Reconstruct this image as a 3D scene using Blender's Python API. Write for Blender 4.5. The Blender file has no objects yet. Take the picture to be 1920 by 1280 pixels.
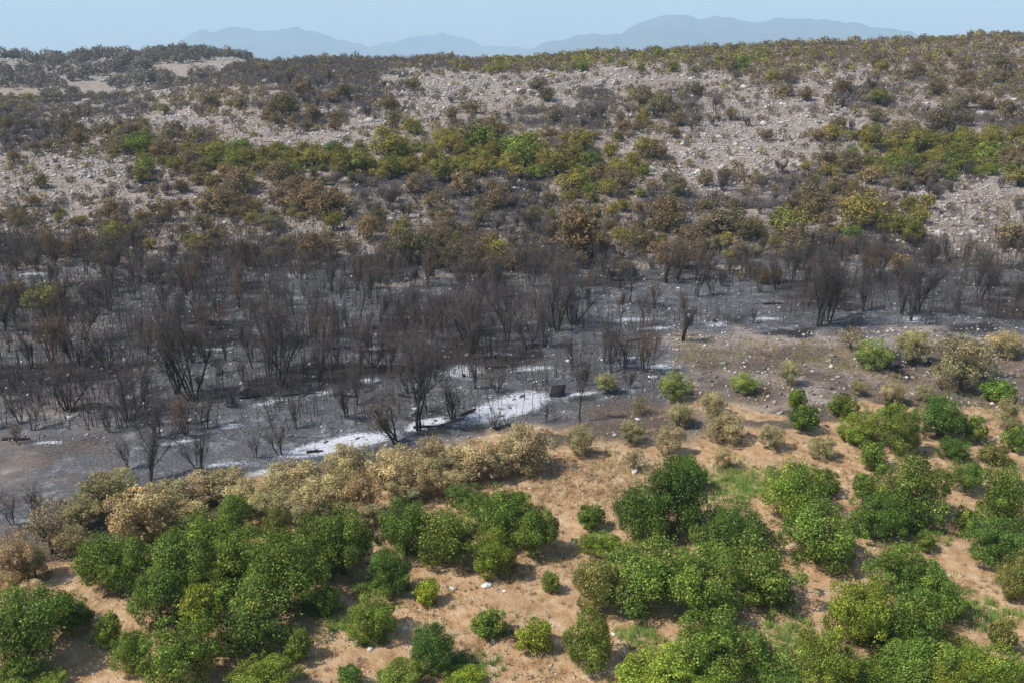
import bpy, math
import numpy as np
from mathutils import Vector

SC = bpy.context.scene
COL = SC.collection
R = math.radians

# ------------------------------------------------------------------ camera
FPX = 1663.0                      # focal length in photo pixels (1920 wide)
PITCH = R(17.7)
CAMH = 21.0
cam_d = bpy.data.cameras.new('camera')
cam_d.sensor_width = 36.0
cam_d.lens = 36.0 * FPX / 1920.0
cam_d.clip_start = 0.5
cam_d.clip_end = 40000.0
cam = bpy.data.objects.new('camera', cam_d)
COL.objects.link(cam)
cam.location = (0, 0, CAMH)
cam.rotation_euler = (R(90) - PITCH, 0, 0)
SC.camera = cam

# ------------------------------------------------------------------ sky, sun, exposure
SUN_EL = R(52)
sun_from = Vector((-0.95, -0.30, 0)).normalized()          # compass direction the sun stands in
world = bpy.data.worlds.new('World')
SC.world = world
world.use_nodes = True
wn = world.node_tree.nodes
wl = world.node_tree.links
sky = wn.new('ShaderNodeTexSky')
sky.sky_type = 'NISHITA'
sky.sun_disc = False
sky.sun_elevation = SUN_EL
sky.sun_rotation = math.atan2(sun_from.x, sun_from.y)
sky.altitude = 100
sky.air_density = 1.0
sky.dust_density = 0.6
sky.ozone_density = 1.5
wl.new(sky.outputs[0], wn['Background'].inputs[0])
wn['Background'].inputs[1].default_value = 0.12

sun_d = bpy.data.lights.new('sun', 'SUN')
sun_d.energy = 4.3
sun_d.angle = R(0.5)
sun_d.color = (1.0, 0.95, 0.88)
sun = bpy.data.objects.new('sun', sun_d)
COL.objects.link(sun)
sdir = Vector((-sun_from.x * math.cos(SUN_EL), -sun_from.y * math.cos(SUN_EL), -math.sin(SUN_EL)))
sun.rotation_euler = sdir.to_track_quat('-Z', 'Y').to_euler()
sun.location = (-60, -20, 90)

vs = SC.view_settings
vs.view_transform = 'Standard'
vs.look = 'None'
vs.exposure = 0.27
vs.gamma = 1.0
vs.use_curve_mapping = False
cy = SC.cycles
cy.use_denoising = True
cy.max_bounces = 6
cy.diffuse_bounces = 3
cy.transmission_bounces = 4
cy.volume_bounces = 2

# ------------------------------------------------------------------ numeric helpers
RNG = np.random.default_rng(7)


def _hash(ix, iy, seed):
    h = (ix.astype(np.int64) * 374761393 + iy.astype(np.int64) * 668265263 + seed * 1442695041) & 0xFFFFFFFF
    h = ((h ^ (h >> 13)) * 1274126177) & 0xFFFFFFFF
    h = h ^ (h >> 16)
    return (h & 0xFFFF) / 65535.0


def noise(x, y, seed=0):
    x = np.asarray(x, float); y = np.asarray(y, float)
    ix = np.floor(x); iy = np.floor(y)
    fx = x - ix; fy = y - iy
    fx = fx * fx * (3 - 2 * fx); fy = fy * fy * (3 - 2 * fy)
    a = _hash(ix, iy, seed); b = _hash(ix + 1, iy, seed)
    c = _hash(ix, iy + 1, seed); d = _hash(ix + 1, iy + 1, seed)
    return (a + (b - a) * fx) * (1 - fy) + (c + (d - c) * fx) * fy


def fbm(x, y, seed=0, octs=4):
    s = 0; amp = 0.5; tot = 0
    for k in range(octs):
        s = s + amp * noise(x * 2 ** k + 17.3 * k, y * 2 ** k - 9.1 * k, seed + k)
        tot += amp; amp *= 0.5
    return s / tot


def sstep(a, b, x):
    t = np.clip((np.asarray(x, float) - a) / (b - a), 0, 1)
    return t * t * (3 - 2 * t)


def dep(v):
    return PITCH + np.arctan((np.asarray(v, float) - 640.0) / FPX)


# ------------------------------------------------------------------ the lie of the land
YC = 215.0
_ys = np.arange(-80, 200, 1.0)
_pz = np.interp(_ys, [-80, 44, 56, 68, 85, 105, 130, 200], [0, 0, .6, 1.1, 1.7, 3.4, 7.1, 7.1])
_k = np.exp(-0.5 * (np.arange(-12, 13) / 4.0) ** 2); _k /= _k.sum()
_pz = np.convolve(np.pad(_pz, 12, mode='edge'), _k, 'valid')
_cu = np.array([-600, 0, 250, 400, 450, 640, 900, 1040, 1250, 1500, 1700, 1920, 2600])
_cv = np.array([192, 190, 184, 152, 124, 115, 114, 109, 103, 89, 80, 71, 58])
_cs = (_cu - 960.0) / FPX * math.cos(PITCH)
_cz = CAMH - YC * np.tan(dep(_cv))


def height(x, y):
    x = np.asarray(x, float); y = np.asarray(y, float)
    s = x / np.maximum(y, 60.0)
    zc = np.interp(s, _cs, _cz)
    z = np.interp(y, _ys, _pz)
    t = np.clip((y - 130) / (YC - 130), 0, 1)
    z = z + (zc - 7.1) * np.clip((y - 128) / (YC - 128), 0, 1)
    amp = 0.12 + 1.15 * sstep(75, 150, y)
    n = (fbm(x / 22.0, y / 15.0, 3, 3) - 0.5) * 2.0
    n2 = (fbm(x / 9.0 + 5, y / 5.0, 9, 3) - 0.5)
    z = z + amp * (n * 0.9 + n2 * 0.7)
    fall = sstep(YC + 2, 290, y)
    far = np.maximum(np.minimum(zc - 10, 12.0), 2.0) - 34 * sstep(450, 1400, y)
    z = z * (1 - fall) + far * fall
    # the farther hill on the left
    ex = sstep(-0.19, -0.37, s)
    hill = ex * sstep(275, 425, y) * sstep(900, 470, y)
    hz = 18.0 + 2.5 * (fbm(s * 14 + 3, y / 90.0, 21, 3) - 0.5) * 2
    return z + hill * hz


def project(x, y, z):
    c, s = math.cos(PITCH), math.sin(PITCH)
    zr = z - CAMH
    d = y * c - zr * s
    d = np.where(d < 1, 1, d)
    return 960 + FPX * x / d, 640 - FPX * (y * s + zr * c) / d, d


def cast(u, v, off=0.0):
    """Where the line of sight through a photo pixel meets the land (raised by off)."""
    c, s = math.cos(PITCH), math.sin(PITCH)
    a = (u - 960.0) / FPX; b = -(v - 640.0) / FPX
    D = np.array([a, c + b * s, -s + b * c])
    t = np.arange(18, 560, 0.2)
    X = D[0] * t; Y = D[1] * t; Z = CAMH + D[2] * t
    hit = np.nonzero(Z < height(X, Y) + off)[0]
    i = hit[0] if len(hit) else len(t) - 1
    return float(X[i]), float(Y[i]), float(t[i])


# ------------------------------------------------------------------ mesh helpers
def mesh_np(name, V, F, colors=None, mats=(), smooth=False, extra=None):
    """V (n,3); F (m,3) or (m,4); colors (n,3) per vertex -> attribute lc."""
    me = bpy.data.meshes.new(name)
    V = np.asarray(V, np.float32); F = np.asarray(F, np.int32)
    k = F.shape[1]
    me.vertices.add(len(V)); me.vertices.foreach_set('co', V.ravel())
    me.loops.add(F.size); me.loops.foreach_set('vertex_index', F.ravel())
    me.polygons.add(len(F))
    me.polygons.foreach_set('loop_start', np.arange(0, F.size, k, dtype=np.int32))
    me.polygons.foreach_set('loop_total', np.full(len(F), k, np.int32))
    if smooth:
        me.polygons.foreach_set('use_smooth', np.ones(len(F), bool))
    for nm, C in ([('lc', colors)] if colors is not None else []) + list((extra or {}).items()):
        at = me.attributes.new(nm, 'FLOAT_COLOR', 'POINT')
        C4 = np.ones((len(V), 4), np.float32); C4[:, :3] = C
        at.data.foreach_set('color', C4.ravel())
    for m in mats:
        me.materials.append(m)
    me.update(calc_edges=True)
    return me


def add_obj(name, data, parent=None, loc=(0, 0, 0), rot=(0, 0, 0), scale=(1, 1, 1), color=None):
    o = bpy.data.objects.new(name, data)
    COL.objects.link(o)
    o.location = loc; o.rotation_euler = rot; o.scale = scale
    if parent is not None:
        o.parent = parent
    if color is not None:
        o.color = (*color, 1)
    return o


def tag(o, label, cat, group=None):
    o['label'] = label; o['category'] = cat
    if group:
        o['group'] = group
    return o


class Buf:
    def __init__(self):
        self.V = []; self.F = []; self.C = []; self.n = 0

    def add(self, V, F, C=None):
        self.V.append(V); self.F.append(np.asarray(F) + self.n); self.n += len(V)
        if C is None:
            C = np.ones((len(V), 3))
        C = np.broadcast_to(np.asarray(C, float), (len(V), 3))
        self.C.append(C)

    def mesh(self, name, mats, smooth=False):
        return mesh_np(name, np.concatenate(self.V), np.concatenate(self.F), np.concatenate(self.C), mats, smooth)


def unit(a):
    return a / np.maximum(np.linalg.norm(a, axis=-1, keepdims=True), 1e-9)


def leaf_quads(P, N, L, W, rng, fold=0.18):
    """Folded diamond leaves: 4 verts and 2 triangles each."""
    n = len(P)
    N = unit(N)
    t = rng.normal(size=(n, 3)); t = unit(t - N * (t * N).sum(1, keepdims=True))
    t[:, 2] -= 0.25; t = unit(t)
    b = np.cross(N, t)
    L = np.asarray(L).reshape(-1, 1); W = np.asarray(W).reshape(-1, 1)
    v0 = P - t * L * .5
    v2 = P + t * L * .5 - N * L * .08
    v1 = P + b * W * .5 + N * W * fold
    v3 = P - b * W * .5 + N * W * fold
    V = np.stack([v0, v1, v2, v3], 1).reshape(-1, 3)
    i = np.arange(n) * 4
    F = np.concatenate([np.stack([i, i + 1, i + 2], 1), np.stack([i, i + 2, i + 3], 1)])
    return V, F


def tube(buf, pts, rad, sides=5, col=(1, 1, 1)):
    pts = np.asarray(pts, float); rad = np.asarray(rad, float)
    m = len(pts)
    d = unit(np.gradient(pts, axis=0))
    ref = np.array([1.0, 0.13, 0.05])
    a = unit(np.cross(d, ref)); b = np.cross(d, a)
    ang = np.arange(sides) * 2 * math.pi / sides
    ring = (a[:, None] * np.cos(ang)[None, :, None] + b[:, None] * np.sin(ang)[None, :, None]) * rad[:, None, None]
    V = (pts[:, None] + ring).reshape(-1, 3)
    F = []
    for i in range(m - 1):
        for k in range(sides):
            p = i * sides + k; q = i * sides + (k + 1) % sides
            F += [(p, q, q + sides), (p, q + sides, p + sides)]
    buf.add(V, np.array(F), col)


def cones(buf, P0, P1, r, col):
    """Many thin three-sided twigs, from P0 (radius r) to a point at P1."""
    n = len(P0)
    d = unit(P1 - P0)
    ref = np.broadcast_to(np.array([0.31, 0.95, 0.1]), d.shape)
    a = unit(np.cross(d, ref)); b = np.cross(d, a)
    r = np.broadcast_to(np.asarray(r, float), (n,)).reshape(-1, 1)
    ring = [P0 + (a * math.cos(w) + b * math.sin(w)) * r for w in (0, 2.094, 4.189)]
    V = np.stack(ring + [P1], 1).reshape(-1, 3)
    i = np.arange(n) * 4
    F = np.concatenate([np.stack([i + p, i + q, i + 3], 1) for p, q in ((0, 1), (1, 2), (2, 0))])
    C = np.repeat(np.broadcast_to(np.asarray(col, float), (n, 3)), 4, axis=0)
    buf.add(V, F, C)


# ------------------------------------------------------------------ materials
def new_mat(name):
    m = bpy.data.materials.new(name); m.use_nodes = True
    nt = m.node_tree
    for n in list(nt.nodes):
        nt.nodes.remove(n)
    out = nt.nodes.new('ShaderNodeOutputMaterial')
    return m, nt, out


def leaf_material(name, trans=0.28, rough=0.5, spec=0.35):
    m, nt, out = new_mat(name)
    N, L = nt.nodes, nt.links
    at = N.new('ShaderNodeAttribute'); at.attribute_name = 'lc'
    oi = N.new('ShaderNodeObjectInfo')
    mx = N.new('ShaderNodeMix'); mx.data_type = 'RGBA'; mx.blend_type = 'MULTIPLY'; mx.inputs[0].default_value = 1
    L.new(at.outputs['Color'], mx.inputs[6]); L.new(oi.outputs['Color'], mx.inputs[7])
    p = N.new('ShaderNodeBsdfPrincipled')
    p.inputs['Roughness'].default_value = rough
    p.inputs['Specular IOR Level'].default_value = spec
    L.new(mx.outputs[2], p.inputs['Base Color'])
    t = N.new('ShaderNodeBsdfTranslucent'); L.new(mx.outputs[2], t.inputs['Color'])
    ms = N.new('ShaderNodeMixShader'); ms.inputs[0].default_value = trans
    L.new(p.outputs[0], ms.inputs[1]); L.new(t.outputs[0], ms.inputs[2])
    L.new(ms.outputs[0], out.inputs[0])
    return m


def bark_material(name, c0, c1, scale=6.0):
    m, nt, out = new_mat(name)
    N, L = nt.nodes, nt.links
    tc = N.new('ShaderNodeTexCoord')
    no = N.new('ShaderNodeTexNoise'); no.inputs['Scale'].default_value = scale; no.inputs['Detail'].default_value = 5
    L.new(tc.outputs['Object'], no.inputs['Vector'])
    r = N.new('ShaderNodeValToRGB')
    r.color_ramp.elements[0].position = 0.3; r.color_ramp.elements[0].color = (*c0, 1)
    r.color_ramp.elements[1].position = 0.75; r.color_ramp.elements[1].color = (*c1, 1)
    L.new(no.outputs[0], r.inputs[0])
    p = N.new('ShaderNodeBsdfPrincipled'); p.inputs['Roughness'].default_value = 0.9
    p.inputs['Specular IOR Level'].default_value = 0.15
    L.new(r.outputs[0], p.inputs['Base Color'])
    bp = N.new('ShaderNodeBump'); bp.inputs['Strength'].default_value = 0.5; bp.inputs['Distance'].default_value = 0.02
    L.new(no.outputs[0], bp.inputs['Height']); L.new(bp.outputs[0], p.inputs['Normal'])
    L.new(p.outputs[0], out.inputs[0])
    return m


M_LEAF = leaf_material('citrus_leaf', 0.27, 0.5, 0.2)
M_DRY = leaf_material('dry_leaf', 0.22, 0.8, 0.15)
M_BARK = bark_material('bark', (0.05, 0.038, 0.028), (0.13, 0.105, 0.08))
M_CHAR = bark_material('charred_bark', (0.022, 0.020, 0.020), (0.085, 0.075, 0.070), 9.0)
M_TWIG = leaf_material('charred_twig', 0.0, 0.9, 0.1)


def stone_material():
    m, nt, out = new_mat('limestone')
    N, L = nt.nodes, nt.links
    at = N.new('ShaderNodeAttribute'); at.attribute_name = 'lc'
    g = N.new('ShaderNodeNewGeometry')
    no = N.new('ShaderNodeTexNoise'); no.inputs['Scale'].default_value = 7.0; no.inputs['Detail'].default_value = 6
    L.new(g.outputs['Position'], no.inputs['Vector'])
    r = N.new('ShaderNodeValToRGB')
    r.color_ramp.elements[0].position = 0.3; r.color_ramp.elements[0].color = (0.55, 0.54, 0.53, 1)
    r.color_ramp.elements[1].position = 0.65; r.color_ramp.elements[1].color = (1.1, 1.1, 1.1, 1)
    L.new(no.outputs[0], r.inputs[0])
    mx = N.new('ShaderNodeMix'); mx.data_type = 'RGBA'; mx.blend_type = 'MULTIPLY'; mx.inputs[0].default_value = 1
    L.new(at.outputs['Color'], mx.inputs[6]); L.new(r.outputs[0], mx.inputs[7])
    p = N.new('ShaderNodeBsdfPrincipled'); p.inputs['Roughness'].default_value = 0.9
    p.inputs['Specular IOR Level'].default_value = 0.2
    L.new(mx.outputs[2], p.inputs['Base Color'])
    L.new(p.outputs[0], out.inputs[0])
    return m


M_STONE = stone_material()


def ground_material():
    """Vertex masks m1 = (ash, white ash, char), m2 = (soil, rockiness, pale field); the shader gives them grain and ragged edges."""
    m, nt, out = new_mat('ground_surface')
    N, L = nt.nodes, nt.links
    a1 = N.new('ShaderNodeAttribute'); a1.attribute_name = 'm1'
    a2 = N.new('ShaderNodeAttribute'); a2.attribute_name = 'm2'
    s1 = N.new('ShaderNodeSeparateColor'); L.new(a1.outputs['Color'], s1.inputs[0])
    s2 = N.new('ShaderNodeSeparateColor'); L.new(a2.outputs['Color'], s2.inputs[0])
    geo = N.new('ShaderNodeNewGeometry')

    def nz(scale, detail=5, rough=0.6, off=0.0):
        n = N.new('ShaderNodeTexNoise'); n.inputs['Scale'].default_value = scale
        n.inputs['Detail'].default_value = detail; n.inputs['Roughness'].default_value = rough
        mp = N.new('ShaderNodeMapping'); mp.inputs['Location'].default_value = (off, off * 1.7, off * .3)
        L.new(geo.outputs['Position'], mp.inputs[0]); L.new(mp.outputs[0], n.inputs['Vector'])
        return n.outputs[0]

    def ramp(src, stops):
        r = N.new('ShaderNodeValToRGB')
        e = r.color_ramp.elements
        while len(e) < len(stops):
            e.new(0.5)
        for k, (p, c) in enumerate(stops):
            e[k].position = p; e[k].color = (*c, 1)
        L.new(src, r.inputs[0]); return r.outputs[0]

    def math_(op, a, b):
        n = N.new('ShaderNodeMath'); n.operation = op
        for k, v in enumerate((a, b)):
            if isinstance(v, (int, float)):
                n.inputs[k].default_value = v
            else:
                L.new(v, n.inputs[k])
        return n.outputs[0]

    def ragged(mask, src, amt, lo, hi):
        s = math_('ADD', mask, math_('MULTIPLY', math_('SUBTRACT', src, 0.5), amt))
        mr = N.new('ShaderNodeMapRange'); mr.interpolation_type = 'SMOOTHSTEP'
        mr.inputs[1].default_value = lo; mr.inputs[2].default_value = hi
        L.new(s, mr.inputs[0]); return mr.outputs[0]

    def mix(f, a, b):
        n = N.new('ShaderNodeMix'); n.data_type = 'RGBA'
        L.new(f, n.inputs[0]); L.new(a, n.inputs[6]); L.new(b, n.inputs[7]); return n.outputs[2]

    big = nz(0.35, 5, 0.6, 3); mid = nz(1.6, 6, 0.65, 11); fine = nz(7.0, 5, 0.7, 23); grit = nz(22.0, 3, 0.6, 31)
    soil = ramp(mid, [(0.28, (0.30, 0.165, 0.082)), (0.42, (0.46, 0.28, 0.145)), (0.55, (0.55, 0.37, 0.21)), (0.70, (0.62, 0.48, 0.32))])
    rock = ramp(fine, [(0.28, (0.15, 0.115, 0.092)), (0.45, (0.30, 0.245, 0.205)), (0.60, (0.42, 0.36, 0.31)), (0.74, (0.56, 0.51, 0.46))])
    ash = ramp(fine, [(0.28, (0.05, 0.049, 0.051)), (0.5, (0.115, 0.115, 0.122)), (0.72, (0.23, 0.23, 0.242))])
    char = ramp(mid, [(0.3, (0.022, 0.020, 0.021)), (0.62, (0.060, 0.055, 0.055)), (0.8, (0.10, 0.092, 0.09))])
    white = ramp(fine, [(0.27, (0.22, 0.22, 0.235)), (0.43, (0.54, 0.54, 0.57)), (0.62, (0.72, 0.72, 0.745))])
    field = ramp(mid, [(0.3, (0.30, 0.24, 0.17)), (0.7, (0.50, 0.42, 0.32))])

    patch = nz(0.9, 6, 0.7, 47); streak = nz(3.2, 5, 0.7, 61)
    rdark = ramp(patch, [(0.34, (0.5, 0.46, 0.44)), (0.48, (0.95, 0.93, 0.91)), (0.68, (1.12, 1.10, 1.08))])
    rk = N.new('ShaderNodeMix'); rk.data_type = 'RGBA'; rk.blend_type = 'MULTIPLY'; rk.inputs[0].default_value = 1
    L.new(rock, rk.inputs[6]); L.new(rdark, rk.inputs[7]); rock = rk.outputs[2]
    pale_ash = ramp(fine, [(0.28, (0.13, 0.135, 0.145)), (0.5, (0.24, 0.245, 0.26)), (0.72, (0.42, 0.42, 0.44))])
    litter = ramp(fine, [(0.28, (0.05, 0.038, 0.03)), (0.5, (0.13, 0.098, 0.075)), (0.72, (0.26, 0.20, 0.155))])

    def band(src, lo, hi):
        mr = N.new('ShaderNodeMapRange'); mr.interpolation_type = 'SMOOTHSTEP'
        mr.inputs[1].default_value = lo; mr.inputs[2].default_value = hi
        L.new(src, mr.inputs[0]); return mr.outputs[0]
    ash = mix(band(patch, 0.52, 0.66), ash, pale_ash)
    ash = mix(band(streak, 0.56, 0.68), ash, litter)
    c = mix(ragged(s2.outputs[0], mid, 0.5, 0.3, 0.7), rock, soil)
    c = mix(ragged(s2.outputs[2], mid, 0.5, 0.3, 0.7), c, field)
    c = mix(ragged(s1.outputs[0], fine, 0.55, 0.25, 0.75), c, ash)
    c = mix(ragged(s2.outputs[1], fine, 0.6, 0.3, 0.8), c, litter)
    c = mix(ragged(s1.outputs[2], mid, 0.7, 0.3, 0.8), c, char)
    c = mix(ragged(s1.outputs[1], fine, 1.0, 0.34, 0.72), c, white)
    v = N.new('ShaderNodeHueSaturation')
    g2 = ramp(grit, [(0.3, (0.78, 0.78, 0.78)), (0.7, (1.18, 1.18, 1.18))])
    mm = N.new('ShaderNodeMix'); mm.data_type = 'RGBA'; mm.blend_type = 'MULTIPLY'; mm.inputs[0].default_value = 1
    L.new(c, mm.inputs[6]); L.new(g2, mm.inputs[7])
    b2 = ramp(big, [(0.3, (0.82, 0.82, 0.82)), (0.7, (1.14, 1.14, 1.14))])
    m3 = N.new('ShaderNodeMix'); m3.data_type = 'RGBA'; m3.blend_type = 'MULTIPLY'; m3.inputs[0].default_value = 1
    L.new(mm.outputs[2], m3.inputs[6]); L.new(b2, m3.inputs[7])
    N.remove(v)
    p = N.new('ShaderNodeBsdfPrincipled'); p.inputs['Roughness'].default_value = 0.95
    p.inputs['Specular IOR Level'].default_value = 0.1
    L.new(m3.outputs[2], p.inputs['Base Color'])
    hsum = math_('ADD', fine, math_('MULTIPLY', mid, 1.5))
    bp = N.new('ShaderNodeBump'); bp.inputs['Strength'].default_value = 0.7; bp.inputs['Distance'].default_value = 0.14
    L.new(hsum, bp.inputs['Height']); L.new(bp.outputs[0], p.inputs['Normal'])
    L.new(p.outputs[0], out.inputs[0])
    return m


M_GROUND = ground_material()

# ------------------------------------------------------------------ what grows and burnt where (read off the photograph, 60 x 40 px cells)
# r rocky clearing, m mixed sparse, b brown scorched scrub, d charred thicket, o olive scrub, g green scrub
CELL_V0, CELL_H, CELL_W = 80, 40, 60
CELLS = [
    'rrrrrrddddddddbobbobobbobbbbbbbb',
    'rrrrrrmdddddrrrrrrrrrrrmbrrmbbbb',
    'bdddmrbbbdddrrrrrrdmbdrrrrddrbbb',
    'drrrrrrmmbmrrrbmdddbbdrrrrrbbddd',
    'ddbbbbbrrrrbboobobbrrrrrrmbooogo',
    'mrrrmbooooooooogggoobrrrrbbogggb',
    'rrrrdbbbbbbddddddoobrrrbddbbddrr',
    'mmrmmmbbbbbddddddbbbddddddbbrrmm',
    'bmmbbmmbmmbbbbdddbdbbbbbbbboorrm',
    'ddbbmmbrmbbrrdbbdddbbbbbbddddrrm',
    'dmmdddddddddrdddddddddddddddddmm',
]


def cell(u, v):
    i = int((v - CELL_V0) // CELL_H); j = int(u // CELL_W)
    i = min(max(i, 0), len(CELLS) - 1); j = min(max(j, 0), 31)
    return CELLS[i][j]


_bu = [-800, -200, 0, 120, 300, 500, 700, 900, 1000, 1100, 1200, 1300, 1450, 1600, 1920, 2600]
_bv = [1110, 1060, 1030, 1000, 950, 890, 862, 815, 795, 780, 752, 728, 760, 735, 760, 760]      # lower edge of the burn
_tu = [-800, 0, 300, 600, 800, 1000, 1300, 1600, 1920, 2600]
_tv = [480, 480, 470, 480, 500, 480, 480, 470, 480, 480]                                        # upper edge of the grey ash floor

WHITE_ASH = [  # photo u, v, half length, half width, tilt (px)
    (632, 832, 120, 14, -0.19), (950, 765, 90, 22, -0.24), (868, 693, 42, 11, -0.05), (690, 714, 30, 7, 0), (800, 794, 45, 9.5, -0.2),
    (500, 752, 45, 7, -0.2), (600, 735, 40, 6, -0.15), (430, 797, 36, 6, -0.15), (335, 828, 50, 8, -0.1), (420, 872, 60, 7, -0.1),
    (1240, 688, 60, 6, -0.1), (1345, 607, 28, 6, 0), (1190, 600, 60, 7, -0.1), (1090, 735, 50, 6, -0.1), (500, 886, 60, 8, -0.2),
    (1720, 598, 40, 9, 0), (60, 515, 45, 5, 0), (1180, 668, 30, 5, 0), (240, 740, 18, 5, 0), (90, 830, 40, 5, 0), (560, 518, 40, 8, 0),
    (1000, 690, 60, 7, 0), (940, 660, 40, 5, 0), (700, 655, 40, 4, 0), (1230, 615, 50, 5, 0), (410, 655, 40, 4, 0), (1440, 600, 40, 4, 0),
]
PALE_ASH = [(1140, 600, 110, 40), (960, 560, 90, 40), (560, 525, 70, 22), (400, 520, 60, 15), (920, 720, 190, 28), (1340, 560, 120, 40),
            (1720, 600, 70, 25), (640, 760, 160, 30), (1250, 690, 120, 16), (60, 960, 80, 30), (480, 830, 150, 30), (250, 860, 90, 30)]


def ground_masks(x, y, z):
    u, v, d = project(x, y, z)
    wob = (fbm(x / 3.0, y / 3.0, 40, 4) - 0.5)
    vb = np.interp(u, _bu, _bv); vt = np.interp(u, _tu, _tv)
    inburn = sstep(vb + 26, vb - 26, v + wob * 70) * sstep(vt - 30, vt + 30, v + wob * 150)
    front = (y < 140)
    inburn = inburn * front
    # right of the ash the burn ends in stony brown ground
    stony = sstep(1180, 1330, u + wob * 160) * sstep(600, 640, v + wob * 50)
    ash = inburn * (1 - 0.85 * stony)
    leftbrown = sstep(420, 120, u) * 0.45
    ash = ash * (1 - .9 * leftbrown * (0.4 + 1.2 * fbm(x / 2.2, y / 2.2, 77, 3)))
    soil = sstep(vb - 30, vb + 45, v + wob * 60) * front
    soil = soil * (1 - 0.6 * sstep(0.5, 0.75, fbm(x / 6.0, y / 6.0, 81, 3)) * sstep(1180, 1400, u) * sstep(780, 720, v))
    # dirty ash thinning out over the soil
    dirty = 0.55 * np.exp(-((u - 1170) / 170) ** 2 - ((v - 790) / 60) ** 2) + 0.35 * np.exp(-((u - 1330) / 120) ** 2 - ((v - 800) / 40) ** 2)
    dirty = dirty + 0.5 * np.exp(-((u - 60) / 150) ** 2 - ((v - 990) / 55) ** 2)
    ash = np.clip(ash + dirty * front, 0, 1)
    white = np.zeros_like(ash)
    for (cu, cv, a, b, tl) in WHITE_ASH:
        du = u - cu; dv = v - cv - tl * du + wob * 16
        white = np.maximum(white, (1.0 if b > 9 else 0.62) * np.exp(-(np.abs(du / a) ** 2.4) - (dv / (b * 1.05)) ** 2))
    white = white * front
    # patches burnt pale: more fine white flecks
    pale = np.zeros_like(ash)
    for (cu, cv, a, b) in PALE_ASH:
        pale = np.maximum(pale, np.exp(-((u - cu) / a) ** 2 - ((v - cv) / b) ** 2))
    white = np.maximum(white * 1.05, 0.30 * pale * front)
    char = inburn * (0.85 * sstep(0.42, 0.66, fbm(x / 4.5 + 9, y / 3.0, 55, 4)) + 0.08 + .15 * sstep(700, 520, v)) * (1 - pale * .8) * (1 - white) * (1 - .65 * sstep(430, 200, u) * sstep(720, 800, v))
    # hillside: charred thickets have black floors
    hs = (v <= vt + 10) & (y < 230)
    ci = np.clip(((v + wob * 30 - CELL_V0) // CELL_H).astype(int), 0, len(CELLS) - 1)
    cj = np.clip(((u + wob * 50) // CELL_W).astype(int), 0, 31)
    grid = np.array([[{'r': 0.0, 'm': .1, 'b': .25, 'd': .8, 'o': .2, 'g': .15}[c] for c in row] for row in CELLS])
    char = np.where(hs, np.maximum(char, grid[ci, cj] * (0.45 + 0.7 * fbm(x / 5.0, y / 4.0, 61, 3))), char)
    singed = np.exp(-((v + wob * 40 - vb - 22) / 34) ** 2) * sstep(0.36, 0.60, fbm(x / 2.4, y / 1.8, 171, 4)) * 1.1
    singed = np.maximum(singed, .95 * np.exp(-((u - 1180) / 190) ** 2 - ((v - 795) / 50) ** 2) * (0.45 + fbm(x / 2.0, y / 2.0, 173, 3)))
    singed = np.maximum(singed, .8 * sstep(1200, 1350, u) * sstep(630, 660, v) * sstep(775, 740, v) * (0.25 + 1.1 * fbm(x / 2.6, y / 2.0, 175, 3)))
    singed = np.maximum(singed, .55 * sstep(460, 150, u) * sstep(740, 800, v) * sstep(vb + 10, vb - 10, v) * fbm(x / 2.6, y / 2.0, 177, 3) * 1.5)
    singed = np.clip(singed, 0, 1) * (y < 140)
    field = sstep(255, 285, y) * sstep(345, 315, y + wob * 30)
    soil = soil * (y < 230)
    return np.stack([ash, white, char], 1), np.stack([soil, singed, field], 1)


def build_ground():
    vrow = np.linspace(1290, 112, 470)
    yy = [21.0]
    # distances: dense where the camera looks, stretching to the horizon
    near = np.linspace(-60, 20, 14)
    y1 = 20.0; ys = []
    while y1 < 232:
        ys.append(y1); y1 += max(0.18, 0.0054 * y1)
    while y1 < 480:
        ys.append(y1); y1 += 2.2
    while y1 < 9000:
        ys.append(y1); y1 *= 1.08
    ys = np.concatenate([near, np.array(ys), [9000.0]])
    nx = 380
    s = np.linspace(-1, 1, nx)
    s = np.sign(s) * (0.72 * np.abs(s) + 0.28 * np.abs(s) ** 4)
    Y = np.repeat(ys, nx)
    half = np.maximum(38.0, 0.95 * ys)
    X = (half[:, None] * s[None, :]).ravel()
    Z = height(X, Y)
    V = np.stack([X, Y, Z], 1)
    i = np.arange((len(ys) - 1) * nx).reshape(len(ys) - 1, nx)[:, :-1].ravel()
    F = np.stack([i, i + 1, i + nx + 1, i + nx], 1)
    m1, m2 = ground_masks(X, Y, Z)
    me = mesh_np('ground', V, F, None, [M_GROUND], True, {'m1': m1, 'm2': m2})
    o = add_obj('ground', me)
    o['kind'] = 'structure'
    return o


build_ground()


# ------------------------------------------------------------------ mountains far beyond the ridge
def mountain_material():
    m, nt, out = new_mat('mountain_side')
    N, L = nt.nodes, nt.links
    g = N.new('ShaderNodeNewGeometry')
    no = N.new('ShaderNodeTexNoise'); no.inputs['Scale'].default_value = 0.004; no.inputs['Detail'].default_value = 7
    L.new(g.outputs['Position'], no.inputs['Vector'])
    r = N.new('ShaderNodeValToRGB')
    r.color_ramp.elements[0].position = 0.35; r.color_ramp.elements[0].color = (0.03, 0.042, 0.036, 1)
    r.color_ramp.elements[1].position = 0.7; r.color_ramp.elements[1].color = (0.10, 0.105, 0.10, 1)
    L.new(no.outputs[0], r.inputs[0])
    p = N.new('ShaderNodeBsdfPrincipled'); p.inputs['Roughness'].default_value = 1.0
    L.new(r.outputs[0], p.inputs['Base Color']); L.new(p.outputs[0], out.inputs[0])
    return m


M_MOUNT = mountain_material()


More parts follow.
